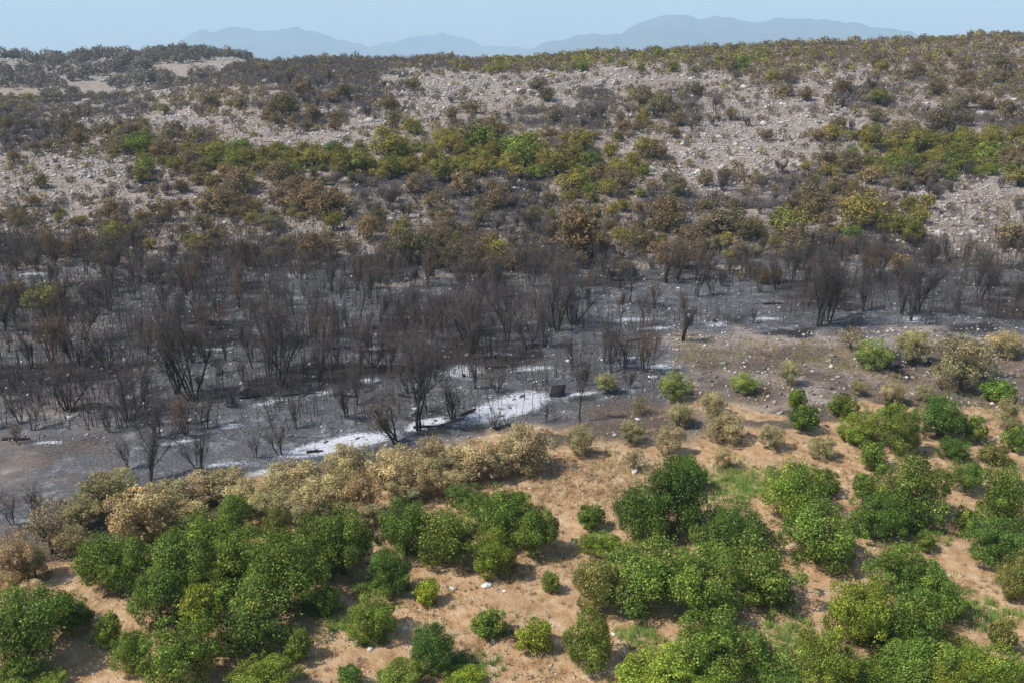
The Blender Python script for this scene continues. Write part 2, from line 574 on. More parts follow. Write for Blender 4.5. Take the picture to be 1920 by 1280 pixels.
def mountain(dist, us, vs_, seed, wid):
    """A ridge whose crest runs through the given skyline, at its own distance."""
    us = np.array(us, float); vs_ = np.array(vs_, float)
    ss = (us - 960) / FPX * math.cos(PITCH)
    nx, ny = 200, 44
    s = np.linspace(ss[0], ss[-1], nx)
    base = -35.0
    crest = CAMH - dist * np.tan(PITCH + np.arctan((np.interp(s, ss, vs_) - 640) / FPX))
    crest = crest + dist * .0045 * (fbm(s * 60, s * 0 + seed, seed, 4) - .5) * 2
    crest = np.maximum(crest, base)
    w = np.linspace(-1, 1, ny)
    S, W = np.meshgrid(s, w)
    Y = dist + W * wid
    X = S * dist * (1 + 0.12 * W)
    prof = np.clip(1 - np.abs(W), 0, 1) ** 1.15
    rid = 1 - np.abs(2 * fbm(X / 900.0, Y / 700.0, seed, 5) - 1)
    Z = base - 3 + (crest[None, :] - base) * prof * (0.72 + 0.28 * np.where(np.abs(W) < 0.06, 1, rid)) * (1 + 0.0 * W)
    V = np.stack([X.ravel(), Y.ravel(), Z.ravel()], 1)
    i = np.arange((ny - 1) * nx).reshape(ny - 1, nx)[:, :-1].ravel()
    F = np.stack([i, i + 1, i + nx + 1, i + nx], 1)
    o = add_obj('mountains', mesh_np('mountains', V, F, None, [M_MOUNT], True))
    o['kind'] = 'structure'


mountain(5600, [960, 1040, 1100, 1165, 1200, 1235, 1290, 1350, 1400, 1470, 1560, 1600, 1680, 1760, 1900, 2100],
         [112, 72, 66, 60, 38, 23, 27, 31, 36, 33, 32, 44, 58, 72, 88, 112], 301, 1300)
mountain(6400, [200, 330, 380, 450, 500, 560, 590, 640, 690, 740, 860, 980], [112, 84, 56, 50, 52, 50, 55, 72, 84, 96, 105, 114], 311, 1000)
mountain(7400, [560, 680, 720, 780, 830, 870, 910, 990, 1060, 1140, 1250], [112, 92, 78, 66, 62, 70, 84, 90, 80, 92, 112], 321, 900)


# ------------------------------------------------------------------ plant prototypes (unit crown: radius 1, z from -1 to 1)
def crown_mesh(name, mat, seed, n, clumps, leaf, cols, spread=(0.24, 0.42), inner=0.25, shoots=40, flat=0.0, low=-0.95):
    rng = np.random.default_rng(seed)
    ks = np.arange(clumps) + 0.5
    zz = 1 - 1.9 * ks / clumps
    ph = ks * 2.39996 + rng.uniform(0, .5, clumps)
    rr = np.sqrt(np.clip(1 - zz ** 2, 0, 1))
    D = np.stack([rr * np.cos(ph), rr * np.sin(ph), zz], 1) + rng.normal(size=(clumps, 3)) * 0.12
    D = unit(D)
    cr = rng.uniform(*spread, clumps)
    cc = D * (rng.uniform(0.70, 1.16, clumps) - cr)[:, None]
    share = cr ** 2 * rng.uniform(.45, 1.3, clumps); share = share / share.sum()
    idx = rng.choice(clumps, n, p=share)
    d = unit(rng.normal(size=(n, 3)) + cc[idx] * 1.3)
    rad = cr[idx] * rng.uniform(0.62, 1.06, n)
    P = cc[idx] + d * rad[:, None]
    nn = unit(d + rng.normal(size=(n, 3)) * 0.55 + np.array([0, 0, 0.35]))
    k_in = int(n * inner)
    P[:k_in] *= rng.uniform(0.35, 0.85, k_in)[:, None]
    # shoots that break the outline
    if shoots:
        sd = unit(rng.normal(size=(shoots, 3)) + np.array([0, 0, 0.7]))
        m = 9
        sp = (sd[:, None] * (0.9 + np.linspace(0, .26, m))[None, :, None] * rng.uniform(.9, 1.02, (shoots, 1, 1))).reshape(-1, 3)
        sp += rng.normal(size=sp.shape) * 0.025
        P = np.concatenate([P, sp]); nn = np.concatenate([nn, unit(rng.normal(size=sp.shape) + [0, 0, .4])])
        idx = np.concatenate([idx, rng.integers(0, clumps, len(sp))])
    keep = P[:, 2] > low
    P, nn, idx = P[keep], nn[keep], idx[keep]
    m = len(P)
    L = leaf * rng.uniform(0.65, 1.3, m); W = L * rng.uniform(0.45, 0.7, m)
    V, F = leaf_quads(P, nn, L, W, rng)
    cols = np.array(cols, float)
    w = rng.random(m)
    ci = np.clip((w ** 1.2 * len(cols)).astype(int), 0, len(cols) - 1)
    cb = rng.uniform(0.6, 1.4, clumps)
    hue = rng.normal(size=clumps) * .07
    C = cols[ci] * rng.uniform(0.75, 1.3, (m, 1)) * cb[idx][:, None]
    C[:, 0] *= 1 + hue[idx]
    return mesh_np(name, V, F, np.repeat(C, 4, axis=0), [mat])


def limb_mesh(name, mat, seed, stems=1, r0=0.07, sides=6, branch=7, reach=0.8, col=(1, 1, 1)):
    """Trunk and limbs, height 1 at the crown's middle, reaching into the crown."""
    rng = np.random.default_rng(seed)
    b = Buf()
    for k in range(stems):
        a = rng.uniform(0, 6.28); lean = rng.uniform(0.0, 0.12) if stems == 1 else rng.uniform(0.15, 0.45)
        top = np.array([math.cos(a) * lean, math.sin(a) * lean, rng.uniform(0.55, 0.7)])
        root = np.array([math.cos(a) * .05 * (stems > 1), math.sin(a) * .05 * (stems > 1), -0.12])
        mid = (root + top) / 2 + rng.normal(size=3) * 0.04
        r = r0 / math.sqrt(stems)
        tube(b, [root, mid, top], [r * 1.35, r, r * .8], sides, col)
        for j in range(max(2, branch // stems)):
            aa = rng.uniform(0, 6.28); el = rng.uniform(0.3, 1.1)
            d = np.array([math.cos(aa) * math.cos(el), math.sin(aa) * math.cos(el), math.sin(el)])
            st = top * rng.uniform(.7, 1) if stems == 1 else mid + (top - mid) * rng.uniform(.4, 1)
            en = st + d * reach * rng.uniform(.7, 1.1)
            mm = (st + en) / 2 + rng.normal(size=3) * 0.06
            tube(b, [st, mm, en], [r * .55, r * .35, r * .12], 4, col)
    return b.mesh(name, [mat])


def burnt_mesh(name, seed, stems, spread, twigs, lvl=3, cols=((0.03, 0.026, 0.026),), r0=0.024, fat=1.0):
    """Unit-height charred tree: returns (trunk mesh, twig mesh)."""
    rng = np.random.default_rng(seed)
    tb = Buf(); wb = Buf()
    tips = []

    def grow(p, d, ln, r, level):
        n = 4
        pts = [p]; q = p.copy(); dd = d.copy()
        for _ in range(n):
            dd = unit(dd + rng.normal(size=3) * 0.15 + np.array([0, 0, 0.20]))
            q = q + dd * ln / n
            pts.append(q.copy())
        rr = np.linspace(r, r * 0.45, n + 1)
        tube(tb, pts, rr, 5 if level == 0 else (4 if level == 1 else 3))
        for w in pts[1 + (level == 0):]:
            tips.append((w, dd, level))
        if level < lvl - 1:
            for _ in range(rng.integers(2, 5)):
                t = rng.uniform(.35, 1.0)
                i = min(int(t * n), n)
                a = rng.uniform(0, 6.28); sp = rng.uniform(.35, .95)
                nd = unit(dd + np.array([math.cos(a), math.sin(a), 0.15]) * sp)
                grow(pts[i], nd, ln * rng.uniform(.5, .78), r * .38, level + 1)

    for k in range(stems):
        a = 6.28 * k / stems + rng.uniform(-.5, .5)
        sp = spread * rng.uniform(.4, 1.0) * (stems > 1 or .3)
        d = unit(np.array([math.cos(a) * sp, math.sin(a) * sp, 1.0]))
        p = np.array([math.cos(a) * .025 * (stems > 1), math.sin(a) * .025 * (stems > 1), -0.03])
        grow(p, d, rng.uniform(.46, .66), r0 * rng.uniform(.7, 1.1) / (1 + .14 * stems), 0)
    T = np.array([t[0] for t in tips]); DD = np.array([t[1] for t in tips]); LV = np.array([t[2] for t in tips])
    pr = np.where(LV >= 1, 1.0, .25); pr /= pr.sum()
    i = rng.choice(len(T), twigs, p=pr)
    dirs = unit(DD[i] + rng.normal(size=(twigs, 3)) * 0.95 + np.array([0, 0, .2]))
    P0 = T[i] + rng.normal(size=(twigs, 3)) * .012
    P1 = P0 + dirs * rng.uniform(.05, .19, twigs)[:, None]
    cols = np.array(cols, float)
    C = cols[rng.integers(0, len(cols), twigs)] * rng.uniform(.6, 1.5, (twigs, 1))
    cones(wb, P0, P1, fat * rng.uniform(.0007, .0017, twigs), C)
    zmax = max(np.concatenate(tb.V)[:, 2].max(), np.concatenate(wb.V)[:, 2].max())
    for bb in (tb, wb):
        bb.V = [v / zmax for v in bb.V]
    return tb.mesh(name + '_trunk', [M_CHAR]), wb.mesh(name + '_twigs', [M_TWIG])


GREEN = [(0.074, 0.128, 0.015), (0.106, 0.168, 0.020), (0.150, 0.224, 0.028), (0.22, 0.298, 0.044), (0.37, 0.425, 0.088)]
TAN = [(0.28, 0.215, 0.102), (0.38, 0.30, 0.142), (0.48, 0.39, 0.185), (0.45, 0.385, 0.165), (0.60, 0.51, 0.26)]
BROWN = [(0.15, 0.118, 0.078), (0.19, 0.150, 0.094), (0.225, 0.182, 0.105), (0.26, 0.208, 0.135), (0.20, 0.175, 0.088)]
TWIGC = [(0.068, 0.059, 0.056), (0.088, 0.074, 0.067), (0.052, 0.048, 0.048), (0.112, 0.088, 0.072)]

P_CITRUS = [crown_mesh('citrus_crown', M_LEAF, 100 + k, 18000, 38, 0.057, GREEN, (0.16, 0.42), .22, 70) for k in range(6)]
P_SMALL = [crown_mesh('small_citrus_crown', M_LEAF, 130 + k, 5200, 20, 0.105, GREEN, (0.26, 0.46), .2, 30) for k in range(3)]
P_SCORCH = [crown_mesh('scorched_crown', M_DRY, 160 + k, 9500, 32, 0.070, TAN, (0.19, 0.38), .3, 60) for k in range(4)]
P_SPARSE = [crown_mesh('sparse_crown', M_DRY, 180 + k, 1500, 20, 0.10, TAN, (0.25, 0.45), .45, 40) for k in range(2)]
P_SHRUB = [crown_mesh('shrub_crown', M_DRY, 200 + k, 2600, 18, 0.125, BROWN, (0.26, 0.48), .3, 40) for k in range(6)]
P_LIMB = [limb_mesh('citrus_trunk', M_BARK, 230 + k) for k in range(3)]
P_STEM = [limb_mesh('shrub_stems', M_BARK, 240 + k, 5, 0.09, 4, 10, 0.7) for k in range(3)]
P_BURNT = [burnt_mesh('burnt_tree', 260 + k, st, sp, tw, 3, TWIGC) for k, (st, sp, tw) in enumerate(
    [(4, .20, 1500), (3, .18, 1300), (5, .22, 1600), (2, .16, 1150), (4, .17, 1500), (3, .30, 1300), (1, .12, 900), (6, .2, 1750)])]
P_BSHRUB = [burnt_mesh('burnt_shrub', 280 + k, st, sp, tw, 3, TWIGC, .03, 2.0) for k, (st, sp, tw) in enumerate(
    [(7, .6, 1500), (8, .55, 1700), (6, .7, 1400), (9, .6, 1700)])]


def plant(name, crown, stem, x, y, a, b, gap, color, rz, stem_name='trunk', crown_name='crown', a2=None, tilt=(0, 0)):
    z = float(height(x, y))
    root = add_obj(name, None, None, (x, y, z - 0.03), (0, 0, rz))
    root.empty_display_size = 0.3
    add_obj(stem_name, stem, root, (0, 0, 0), (0, 0, 0), (a, a2 or a, b + gap))
    add_obj(crown_name, crown, root, (0, 0, b + gap), (tilt[0], tilt[1], 0), (a, a2 or a, b), color)
    return root


def place_crown(u, v, w, h):
    """Crown ellipse in the photograph -> base position, half width and half height in metres."""
    b = 0.8
    for _ in range(4):
        x, y, t = cast(u, v, b + 0.12)
        a = w * 0.5 * t / FPX
        dl = math.atan2(CAMH - b, y)
        ah = h * 0.5 * t / FPX
        bb = (ah ** 2 - (a * math.sin(dl)) ** 2)
        b = math.sqrt(max(bb, (0.42 * ah) ** 2)) / math.cos(dl)
        b = min(max(b, 0.45 * a), 1.35 * a)
    return x, y, a, b


# ------------------------------------------------------------------ the orchard (photo ellipse: u, v, width, height, look)
# looks: G green, D dark green, L light green, Y yellow-green, O olive thin, S small sapling
ORCHARD = [
    (195, 1052, 105, 112, 'G'), (248, 1060, 98, 105, 'G'), (292, 1118, 110, 118, 'G'), (338, 1055, 122, 125, 'G'), (397, 1005, 118, 100, 'L'),
    (458, 1042, 118, 115, 'G'), (532, 1072, 130, 155, 'G'), (592, 1022, 108, 115, 'G'), (642, 1012, 120, 128, 'G'), (392, 1096, 90, 80, 'L'),
    (470, 1155, 145, 135, 'G'), (335, 1222, 145, 140, 'G'), (246, 1216, 75, 80, 'G'), (38, 1178, 158, 155, 'G'), (126, 1146, 95, 80, 'D'),
    (490, 1266, 135, 60, 'L'), (92, 1274, 66, 42, 'L'), (20, 1270, 90, 55, 'G'), (440, 960, 62, 76, 'G'), (522, 982, 62, 66, 'O'), (318, 1012, 48, 42, 'G'),
    (757, 985, 105, 112, 'G'), (835, 1000, 122, 118, 'G'), (880, 930, 72, 56, 'D'), (937, 965, 108, 106, 'G'), (922, 1036, 84, 88, 'L'), (1005, 990, 90, 95, 'G'),
    (972, 938, 48, 44, 'L'), (731, 1070, 72, 88, 'D'), (698, 1154, 92, 90, 'G'), (812, 1210, 82, 94, 'D'), (1106, 1198, 98, 108, 'G'), (655, 1266, 52, 50, 'D'),
    (752, 1264, 95, 50, 'G'), (868, 1268, 86, 42, 'Y'), (1108, 966, 56, 52, 'G'), (1200, 962, 105, 115, 'D'), (1270, 930, 118, 135, 'D'), (1285, 885, 70, 70, 'G'),
    (1213, 1078, 150, 140, 'G'), (1120, 1090, 95, 112, 'O'), (1230, 1258, 145, 66, 'Y'), (1492, 910, 130, 108, 'L'), (1550, 900, 52, 50, 'G'), (1378, 992, 145, 98, 'D'),
    (1542, 1002, 135, 120, 'G'), (1420, 1068, 165, 132, 'G'), (1318, 1092, 138, 135, 'G'), (1622, 906, 48, 50, 'G'), (1712, 920, 135, 124, 'G'), (1812, 890, 66, 64, 'G'),
    (1650, 966, 102, 92, 'D'), (1886, 928, 95, 124, 'G'), (1872, 1012, 105, 92, 'D'), (1908, 1078, 70, 95, 'O'), (1690, 1072, 125, 115, 'G'), (1766, 1112, 98, 95, 'G'),
    (1612, 1150, 125, 128, 'Y'), (1710, 1162, 118, 125, 'G'), (1345, 1208, 155, 135, 'G'), (1452, 1250, 125, 90, 'G'), (1546, 1238, 118, 115, 'L'), (1702, 1238, 135, 95, 'G'),
    (1786, 1205, 90, 66, 'O'), (1850, 1258, 150, 70, 'L'), (1300, 1262, 120, 70, 'L'), (1630, 1268, 110, 60, 'G'), (1765, 1270, 110, 50, 'L'),
    (1495, 745, 40, 46, 'G'), (1508, 781, 54, 52, 'D'), (1582, 757, 47, 44, 'G'), (1612, 800, 80, 60, 'L'), (1674, 775, 54, 52, 'L'), (1692, 810, 74, 78, 'G'),
    (1768, 780, 90, 84, 'D'), (1828, 800, 48, 52, 'G'), (1788, 838, 58, 48, 'D'), (1871, 729, 56, 44, 'G'), (1906, 820, 48, 52, 'G'), (1865, 846, 56, 42, 'O'), (1637, 851, 52, 52, 'G'),
    (1880, 1186, 48, 74, 'O'), (1125, 1014, 90, 50, 'L'),
    (202, 1182, 52, 70, 'S'), (615, 1122, 46, 70, 'S'), (557, 1206, 56, 62, 'S'), (800, 1105, 50, 48, 'SY'), (920, 1163, 62, 58, 'S'), (1003, 1190, 66, 62, 'SY'),
    (1033, 1087, 36, 40, 'S'), (1812, 972, 52, 48, 'S'), (373, 1150, 62, 72, 'SY'), (1735, 1010, 44, 40, 'S'),
]
TINT = {'G': (1.0, 1.0, 1.0), 'D': (0.66, 0.76, 0.8), 'L': (1.25, 1.18, 1.0), 'Y': (1.5, 1.32, 1.0), 'O': (1.35, 1.02, 1.6), 'S': (1.3, 1.2, 1.2), 'SY': (2.1, 1.6, 1.0)}
GROUPS = {
    'G': 'green citrus trees of the orchard', 'D': 'dark green citrus trees of the orchard', 'L': 'pale green citrus trees of the orchard',
    'Y': 'yellow-green citrus trees of the orchard', 'O': 'thin olive citrus trees of the orchard', 'S': 'citrus saplings on bare soil', 'SY': 'yellow citrus saplings',
}
EAST = 'beside the big dense orchard block'


def orchard_label(k, u, v, w):
    if k == 'SY':
        if u < 500:
            return 'bright yellow leafy citrus shoot tucked between tall green trees'
        return 'small yellow-green citrus sapling with bare stems on orange soil'
    if k == 'S':
        return 'small light green citrus sapling alone on the orange soil'
    size = 'small' if w < 60 else ('large' if w > 120 else 'medium')
    look = {'G': 'green', 'D': 'dark green', 'L': 'pale green', 'Y': 'yellow-green', 'O': 'thin olive-grey'}[k]
    if v < 860:
        return f'{size} {look} citrus tree on upper orchard soil'
    if u < 700 and v > 985:
        return f'{size} {look} citrus tree crowded below the scorched row'
    if u < 700:
        return f'{size} {look} citrus tree within the tan scorched row'
    if u < 1060 and v < 1060:
        return f'{size} {look} citrus tree clumped at the open soil'
    if u < 1160 and v > 1060:
        return f'{size} {look} citrus tree on open orange soil'
    return f'{size} {look} citrus tree in the dense orchard block'


PLAIN = {'G': 'green', 'D': 'dark green', 'L': 'pale green', 'Y': 'yellow-green', 'O': 'olive-grey', 'S': 'sapling', 'SY': 'yellow sapling', 'T': 'straw tan', 'R': 'reddish tan', 'V': 'dull tan', 'X': 'half bare'}


def beside(table, i, words):
    """Names the nearest neighbour of another look, if it all but touches."""
    u, v, w, h, k = table[i]
    best = None
    for j, (a, b, c, d, q) in enumerate(table):
        if j == i or q == k:
            continue
        dd = math.hypot(a - u, (b - v) * 1.6) / (0.5 * (w + c))
        if best is None or dd < best[0]:
            best = (dd, q)
    if best and best[0] < 1.35:
        return words.format(PLAIN[best[1]]).replace('a olive', 'an olive')
    return ''


for i, (u, v, w, h, k) in enumerate(ORCHARD):
    rng = np.random.default_rng(1000 + i)
    x, y, a, b = place_crown(u, v, w * 1.07, h * 1.04)
    lift = 0.02 + 0.02 * a
    if (u, k) == (373, 'SY'):
        x, y, _t = cast(373, 1140, 2.15)
        a, b, lift = .78, .85, 1.3
    small = k in ('S', 'SY') or w < 58
    me = P_SMALL[i % 3] if small else P_CITRUS[i % 6]
    t = np.array(TINT[k]) * rng.uniform(0.88, 1.14) * np.array([rng.uniform(.92, 1.1), 1, rng.uniform(.9, 1.1)])
    root = plant('citrus_sapling' if k in ('S', 'SY') else 'citrus_tree', me, P_LIMB[i % 3], x, y, a, b, lift, t, rng.uniform(0, 6.28), a2=a * rng.uniform(.84, 1.16), tilt=(rng.uniform(-.3, .3), rng.uniform(-.3, .3)))
    tag(root, orchard_label(k, u, v, w) + (beside(ORCHARD, i, ' beside a {} one') if k not in ('S', 'SY') else ''), 'sapling' if k in ('S', 'SY') else 'tree', GROUPS[k])

# ------------------------------------------------------------------ scorched trees along the edge of the fire
SCORCHED = [
    (150, 960, 80, 70, 'V'), (225, 905, 70, 56, 'V'), (320, 930, 90, 66, 'V'), (425, 905, 84, 62, 'T'), (505, 945, 84, 64, 'V'), (640, 905, 80, 60, 'T'), (850, 868, 70, 60, 'V'),
    (540, 950, 70, 56, 'T'), (130, 1010, 70, 56, 'T'), (760, 915, 76, 56, 'V'), (940, 868, 66, 56, 'T'), (340, 965, 90, 60, 'T'), (60, 1050, 66, 66, 'V'),
    (985, 838, 112, 92, 'T'), (892, 862, 105, 80, 'T'), (810, 846, 66, 64, 'T'), (742, 878, 122, 88, 'T'), (652, 866, 95, 74, 'T'), (604, 930, 100, 80, 'T'),
    (546, 902, 112, 88, 'T'), (470, 930, 112, 72, 'T'), (382, 912, 112, 66, 'T'), (266, 962, 132, 108, 'R'), (186, 926, 92, 82, 'V'), (28, 1050, 76, 104, 'R'),
    (90, 985, 95, 105, 'X'), (60, 1112, 62, 52, 'T'), (578, 962, 82, 62, 'V'), (682, 922, 76, 92, 'R'), (792, 894, 76, 74, 'T'), (845, 905, 60, 50, 'T'), (680, 962, 90, 60, 'V'), (10, 1100, 60, 60, 'R'),
    (1088, 825, 54, 58, 'V'), (1184, 808, 50, 46, 'V'), (1257, 823, 58, 56, 'T'), (1277, 776, 52, 46, 'V'), (1266, 723, 66, 52, 'O'), (1338, 756, 52, 46, 'V'),
    (1137, 716, 46, 38, 'V'), (1200, 758, 36, 36, 'X'), (1358, 798, 82, 58, 'T'), (1446, 816, 54, 49, 'T'), (1542, 838, 54, 43, 'V'), (1358, 856, 46, 44, 'T'),
    (1397, 718, 58, 38, 'O'), (1480, 697, 42, 46, 'V'), (1892, 775, 50, 62, 'V'), (1676, 734, 52, 46, 'T'), (1637, 664, 74, 56, 'O'), (1713, 650, 64, 64, 'V'), (1805, 678, 114, 108, 'V'),
    (1886, 642, 70, 52, 'T'), (1597, 634, 52, 44, 'X'), (1190, 860, 40, 40, 'X'), (1735, 735, 40, 32, 'V'), (1610, 725, 34, 28, 'V'),
]
STINT = {'T': (1.14, 1.09, 1.08), 'R': (1.15, 1.0, 0.98), 'V': (0.88, 0.92, 0.86), 'X': (0.7, 0.66, 0.66), 'O': (0.62, 0.85, 0.42)}
SLOOK = {'T': 'straw tan', 'R': 'reddish tan', 'V': 'dull olive-tan', 'X': 'half bare brown', 'O': 'yellow-olive'}
for i, (u, v, w, h, k) in enumerate(SCORCHED):
    rng = np.random.default_rng(3000 + i)
    x, y, a, b = place_crown(u, v, w, h)
    me = P_SPARSE[i % 2] if k == 'X' else P_SCORCH[i % 4]
    t = np.array(STINT[k]) * rng.uniform(0.86, 1.22) * np.array([.96, rng.uniform(.96, 1.04), rng.uniform(.95, 1.15)])
    root = plant('scorched_tree', me, P_LIMB[(i + 1) % 3], x, y, a, b, 0.12, t, rng.uniform(0, 6.28))
    size = 'small' if w < 58 else ('large' if w > 100 else 'medium')
    if u < 1030:
        where = 'along the ash edge'
    elif u < 1480 and v > 690:
        where = 'on brown ashy soil'
    else:
        where = 'on stony ground'
    tag(root, f'{size} {SLOOK[k]} scorched tree {where}' + beside(SCORCHED, i, ' beside a {} one').replace('an olive-grey', 'a yellow-olive'), 'tree', f'{SLOOK[k]} scorched trees')

# ------------------------------------------------------------------ charred bare trees in the ash
PANEL = cast(1045, 741)
burnt_spots = []      # x, y, height m, proto, twig tint, label


def burnt_px(u, v, hpx, proto, tint, label):
    x, y, t = cast(u, v)
    hh = hpx * t / FPX / math.cos(math.atan2(CAMH, y))
    burnt_spots.append((x, y, hh, proto, tint, label))


NEUT = (1, 1, 1); BRN = (1.5, 1.12, 0.85)
LBL = 'charred bare tree standing in the grey ash'
burnt_px(786, 806, 215, 1, NEUT, 'tallest charred tree with a forked trunk above the white ash')
burnt_px(745, 832, 125, 5, BRN, 'brown-topped charred tree at the end of the long white ash strip')
burnt_px(848, 786, 95, 5, (.8, .8, .8), 'black bushy burnt tree at the edge of the broad white ash')
burnt_px(926, 808, 62, 3, NEUT, 'little burnt sapling with spread twigs in front of white ash')
burnt_px(1024, 792, 52, 3, NEUT, 'thin burnt sapling below the dark tilted panel')
burnt_px(1088, 792, 120, 6, NEUT, 'single thin charred stem beside the scorched trees')
for (u, v, hp, pr) in [(362, 752, 210, 2), (335, 740, 190, 7), (240, 790, 140, 5), (525, 722, 175, 2), (505, 705, 170, 4), (990, 656, 120, 5), (1535, 612, 175, 0), (1552, 606, 160, 3),
                       (1720, 584, 130, 1), (1690, 590, 110, 4), (282, 905, 150, 3), (376, 882, 95, 5), (525, 852, 90, 3), (650, 782, 100, 5), (880, 660, 150, 7), (950, 640, 130, 4),
                       (1045, 620, 150, 7), (1075, 610, 120, 2), (1335, 555, 60, 3), (130, 770, 130, 2), (600, 720, 110, 4), (700, 690, 120, 2), (1170, 690, 90, 5), (670, 760, 90, 1),
                       (25, 985, 80, 3), (70, 965, 70, 5), (1280, 640, 90, 0), (1145, 700, 80, 4), (240, 880, 70, 1), (480, 860, 60, 3)]:
    burnt_px(u, v, hp, pr, NEUT, LBL)

rng = np.random.default_rng(5)
tries = 0
taken = [(s[0], s[1]) for s in burnt_spots]
while len(burnt_spots) < 296 and tries < 40000:
    tries += 1
    y = rng.uniform(46, 93); x = rng.uniform(-0.66, 0.66) * y
    z = float(height(x, y)); u, v, d = (float(q) for q in project(x, y, z))
    if not (-60 < u < 1980):
        continue
    vb = np.interp(u, _bu, _bv); vt = np.interp(u, _tu, _tv)
    if v > vb - 10 or v < vt + 15:
        continue
    if u > 1250 and v > 625:
        continue
    white = max(math.exp(-((u - c[0]) / c[2]) ** 2 - ((v - c[1] - c[4] * (u - c[0])) / (c[3] * 1.4)) ** 2) for c in WHITE_ASH[:4])
    dens = 0.9 if v < 700 else (0.85 if u < 480 else 0.5)
    if u > 1480:
        dens *= .7
    if 1080 < u < 1480:
        dens *= 0.45
    if v > 745 and u > 400:
        dens *= 0.35
    dens *= 0.35 + 1.1 * float(noise(x / 5.0, y / 5.0, 91))
    if rng.random() > dens * (1 - white):
        continue
    if min((x - p) ** 2 + (y - q) ** 2 for p, q in taken) < 1.15 ** 2:
        continue
    if abs(x - PANEL[0] - .2) + .5 * abs(y - PANEL[1] + 1.5) < 2.6:
        continue
    taken.append((x, y))
    hp = rng.uniform(1.5, 4.6) if v < 700 else rng.uniform(1.0, 3.2)
    brown = rng.random() < 0.25
    burnt_spots.append((x, y, hp, int(rng.integers(0, 8)), BRN if brown else NEUT, 'charred bare tree with rusty brown twigs standing in the ash' if brown else LBL))

for i, (x, y, hh, pr, tint, label) in enumerate(burnt_spots):
    rg = np.random.default_rng(7000 + i)
    wd = hh * rg.uniform(.8, 1.15)
    root = add_obj('burnt_tree', None, None, (x, y, float(height(x, y)) - 0.05), (rg.normal() * .09, rg.normal() * .09, rg.uniform(0, 6.28)))
    tr, tw = P_BURNT[pr]
    add_obj('trunk', tr, root, scale=(wd, wd, hh))
    add_obj('twigs', tw, root, scale=(wd, wd, hh), color=tuple(np.array(tint) * rg.uniform(.8, 1.2)))['kind'] = 'stuff'
    g = None
    if label == LBL or 'rusty' in label:
        z = float(height(x, y)); u, v, _d = (float(q) for q in project(x, y, z))
        form = ['broad many-stemmed', 'forked', 'dense many-stemmed', 'slender two-stemmed', 'upright many-stemmed', 'wide-spreading', 'single-stemmed', 'thick many-stemmed'][pr]
        size = 'tall ' if hh > 3.5 else ('low ' if hh < 2.3 else '')
        hue = 'rusty-twigged' if 'rusty' in label else 'black'
        dw = min((u - c[0] - max(-c[2], min(c[2], u - c[0]))) ** 2 + ((v - c[1] - c[4] * (u - c[0])) * 1.5) ** 2 for c in WHITE_ASH[:4]) ** .5
        if dw < 40:
            where = 'at a bright white ash strip'
        elif v < np.interp(u, _tu, _tv) + 55:
            where = 'at the foot of the brown hillside scrub'
        elif v > np.interp(u, _bu, _bv) - 70:
            where = 'just behind the scorched tan row' if u < 1030 else 'near the stony brown ground'
        elif 1080 < u < 1480:
            where = 'in the open pale ash clearing'
        elif u >= 1480:
            where = 'above the stony ground and olive bush'
        else:
            where = 'in the dense burnt grove on grey ash'
        label = f'{size}{hue} {form} burnt tree {where}'
        g = f'{hue} burnt trees {where}'
    tag(root, label, 'tree', g)

# ------------------------------------------------------------------ scrub on the hillside
spots = []
rng = np.random.default_rng(11)
cellsz = 2.0
occ = {}


def free(x, y, r, f=0.70):
    i, j = int(x // cellsz), int(y // cellsz)
    for a in range(i - 2, i + 3):
        for b in range(j - 2, j + 3):
            for (p, q, rr) in occ.get((a, b), ()):
                if (p - x) ** 2 + (q - y) ** 2 < (f * (r + rr)) ** 2:
                    return False
    return True


DENS = {'r': 0.10, 'm': 0.30, 'b': 0.95, 'd': 1.0, 'o': 1.0, 'g': 1.0}
NT = 26000
cx = rng.uniform(-0.72, 0.72, NT); cyy = np.sqrt(rng.uniform(78.0 ** 2, 226.0 ** 2, NT)); cx = cx * cyy
cz = height(cx, cyy)
cu, cv, _ = project(cx, cyy, cz)
for k in range(NT):
    u, v, x, y = cu[k], cv[k], cx[k], cyy[k]
    vt = np.interp(u, _tu, _tv)
    if v > vt + 6 + abs(rng.normal()) * 26 or u < -200 or u > 2120:
        continue
    ch = cell(u + rng.normal() * 40, v - 12 + rng.normal() * 7)
    if v < 165 and u < 360 and ch == 'r' and rng.random() < .5:
        continue
    bandn = float(noise(x / 26.0, y / 5.5, 141))
    if rng.random() > DENS[ch] * (0.2 + 2.2 * bandn ** 1.5):
        continue
    r = (0.45 + rng.gamma(2.2, .26)) if ch not in 'rm' else (0.28 + rng.gamma(2.0, .17))
    r = min(r, 2.0)
    if y > 190:
        r = min(r, 1.25)
    elif rng.random() < .12:
        r *= 1.35
    if not free(x, y, r, .5 if ch in 'og' else .68):
        continue
    occ.setdefault((int(x // cellsz), int(y // cellsz)), []).append((x, y, r))
    q = rng.random()
    if ch == 'd':
        kind = 'burnt' if q < .72 else 'brown'
    elif ch in 'rm':
        kind = 'burnt' if q < .42 else ('brown' if q < .92 else 'olive')
    elif ch == 'b':
        kind = 'brown' if q < .70 else ('burnt' if q < .88 else 'olive')
    elif ch == 'o':
        kind = 'olive' if q < .80 else ('brown' if q < .92 else 'green')
    else:
        kind = 'green' if q < .45 else 'olive'
    spots.append((x, y, r, kind, ch, u, v))
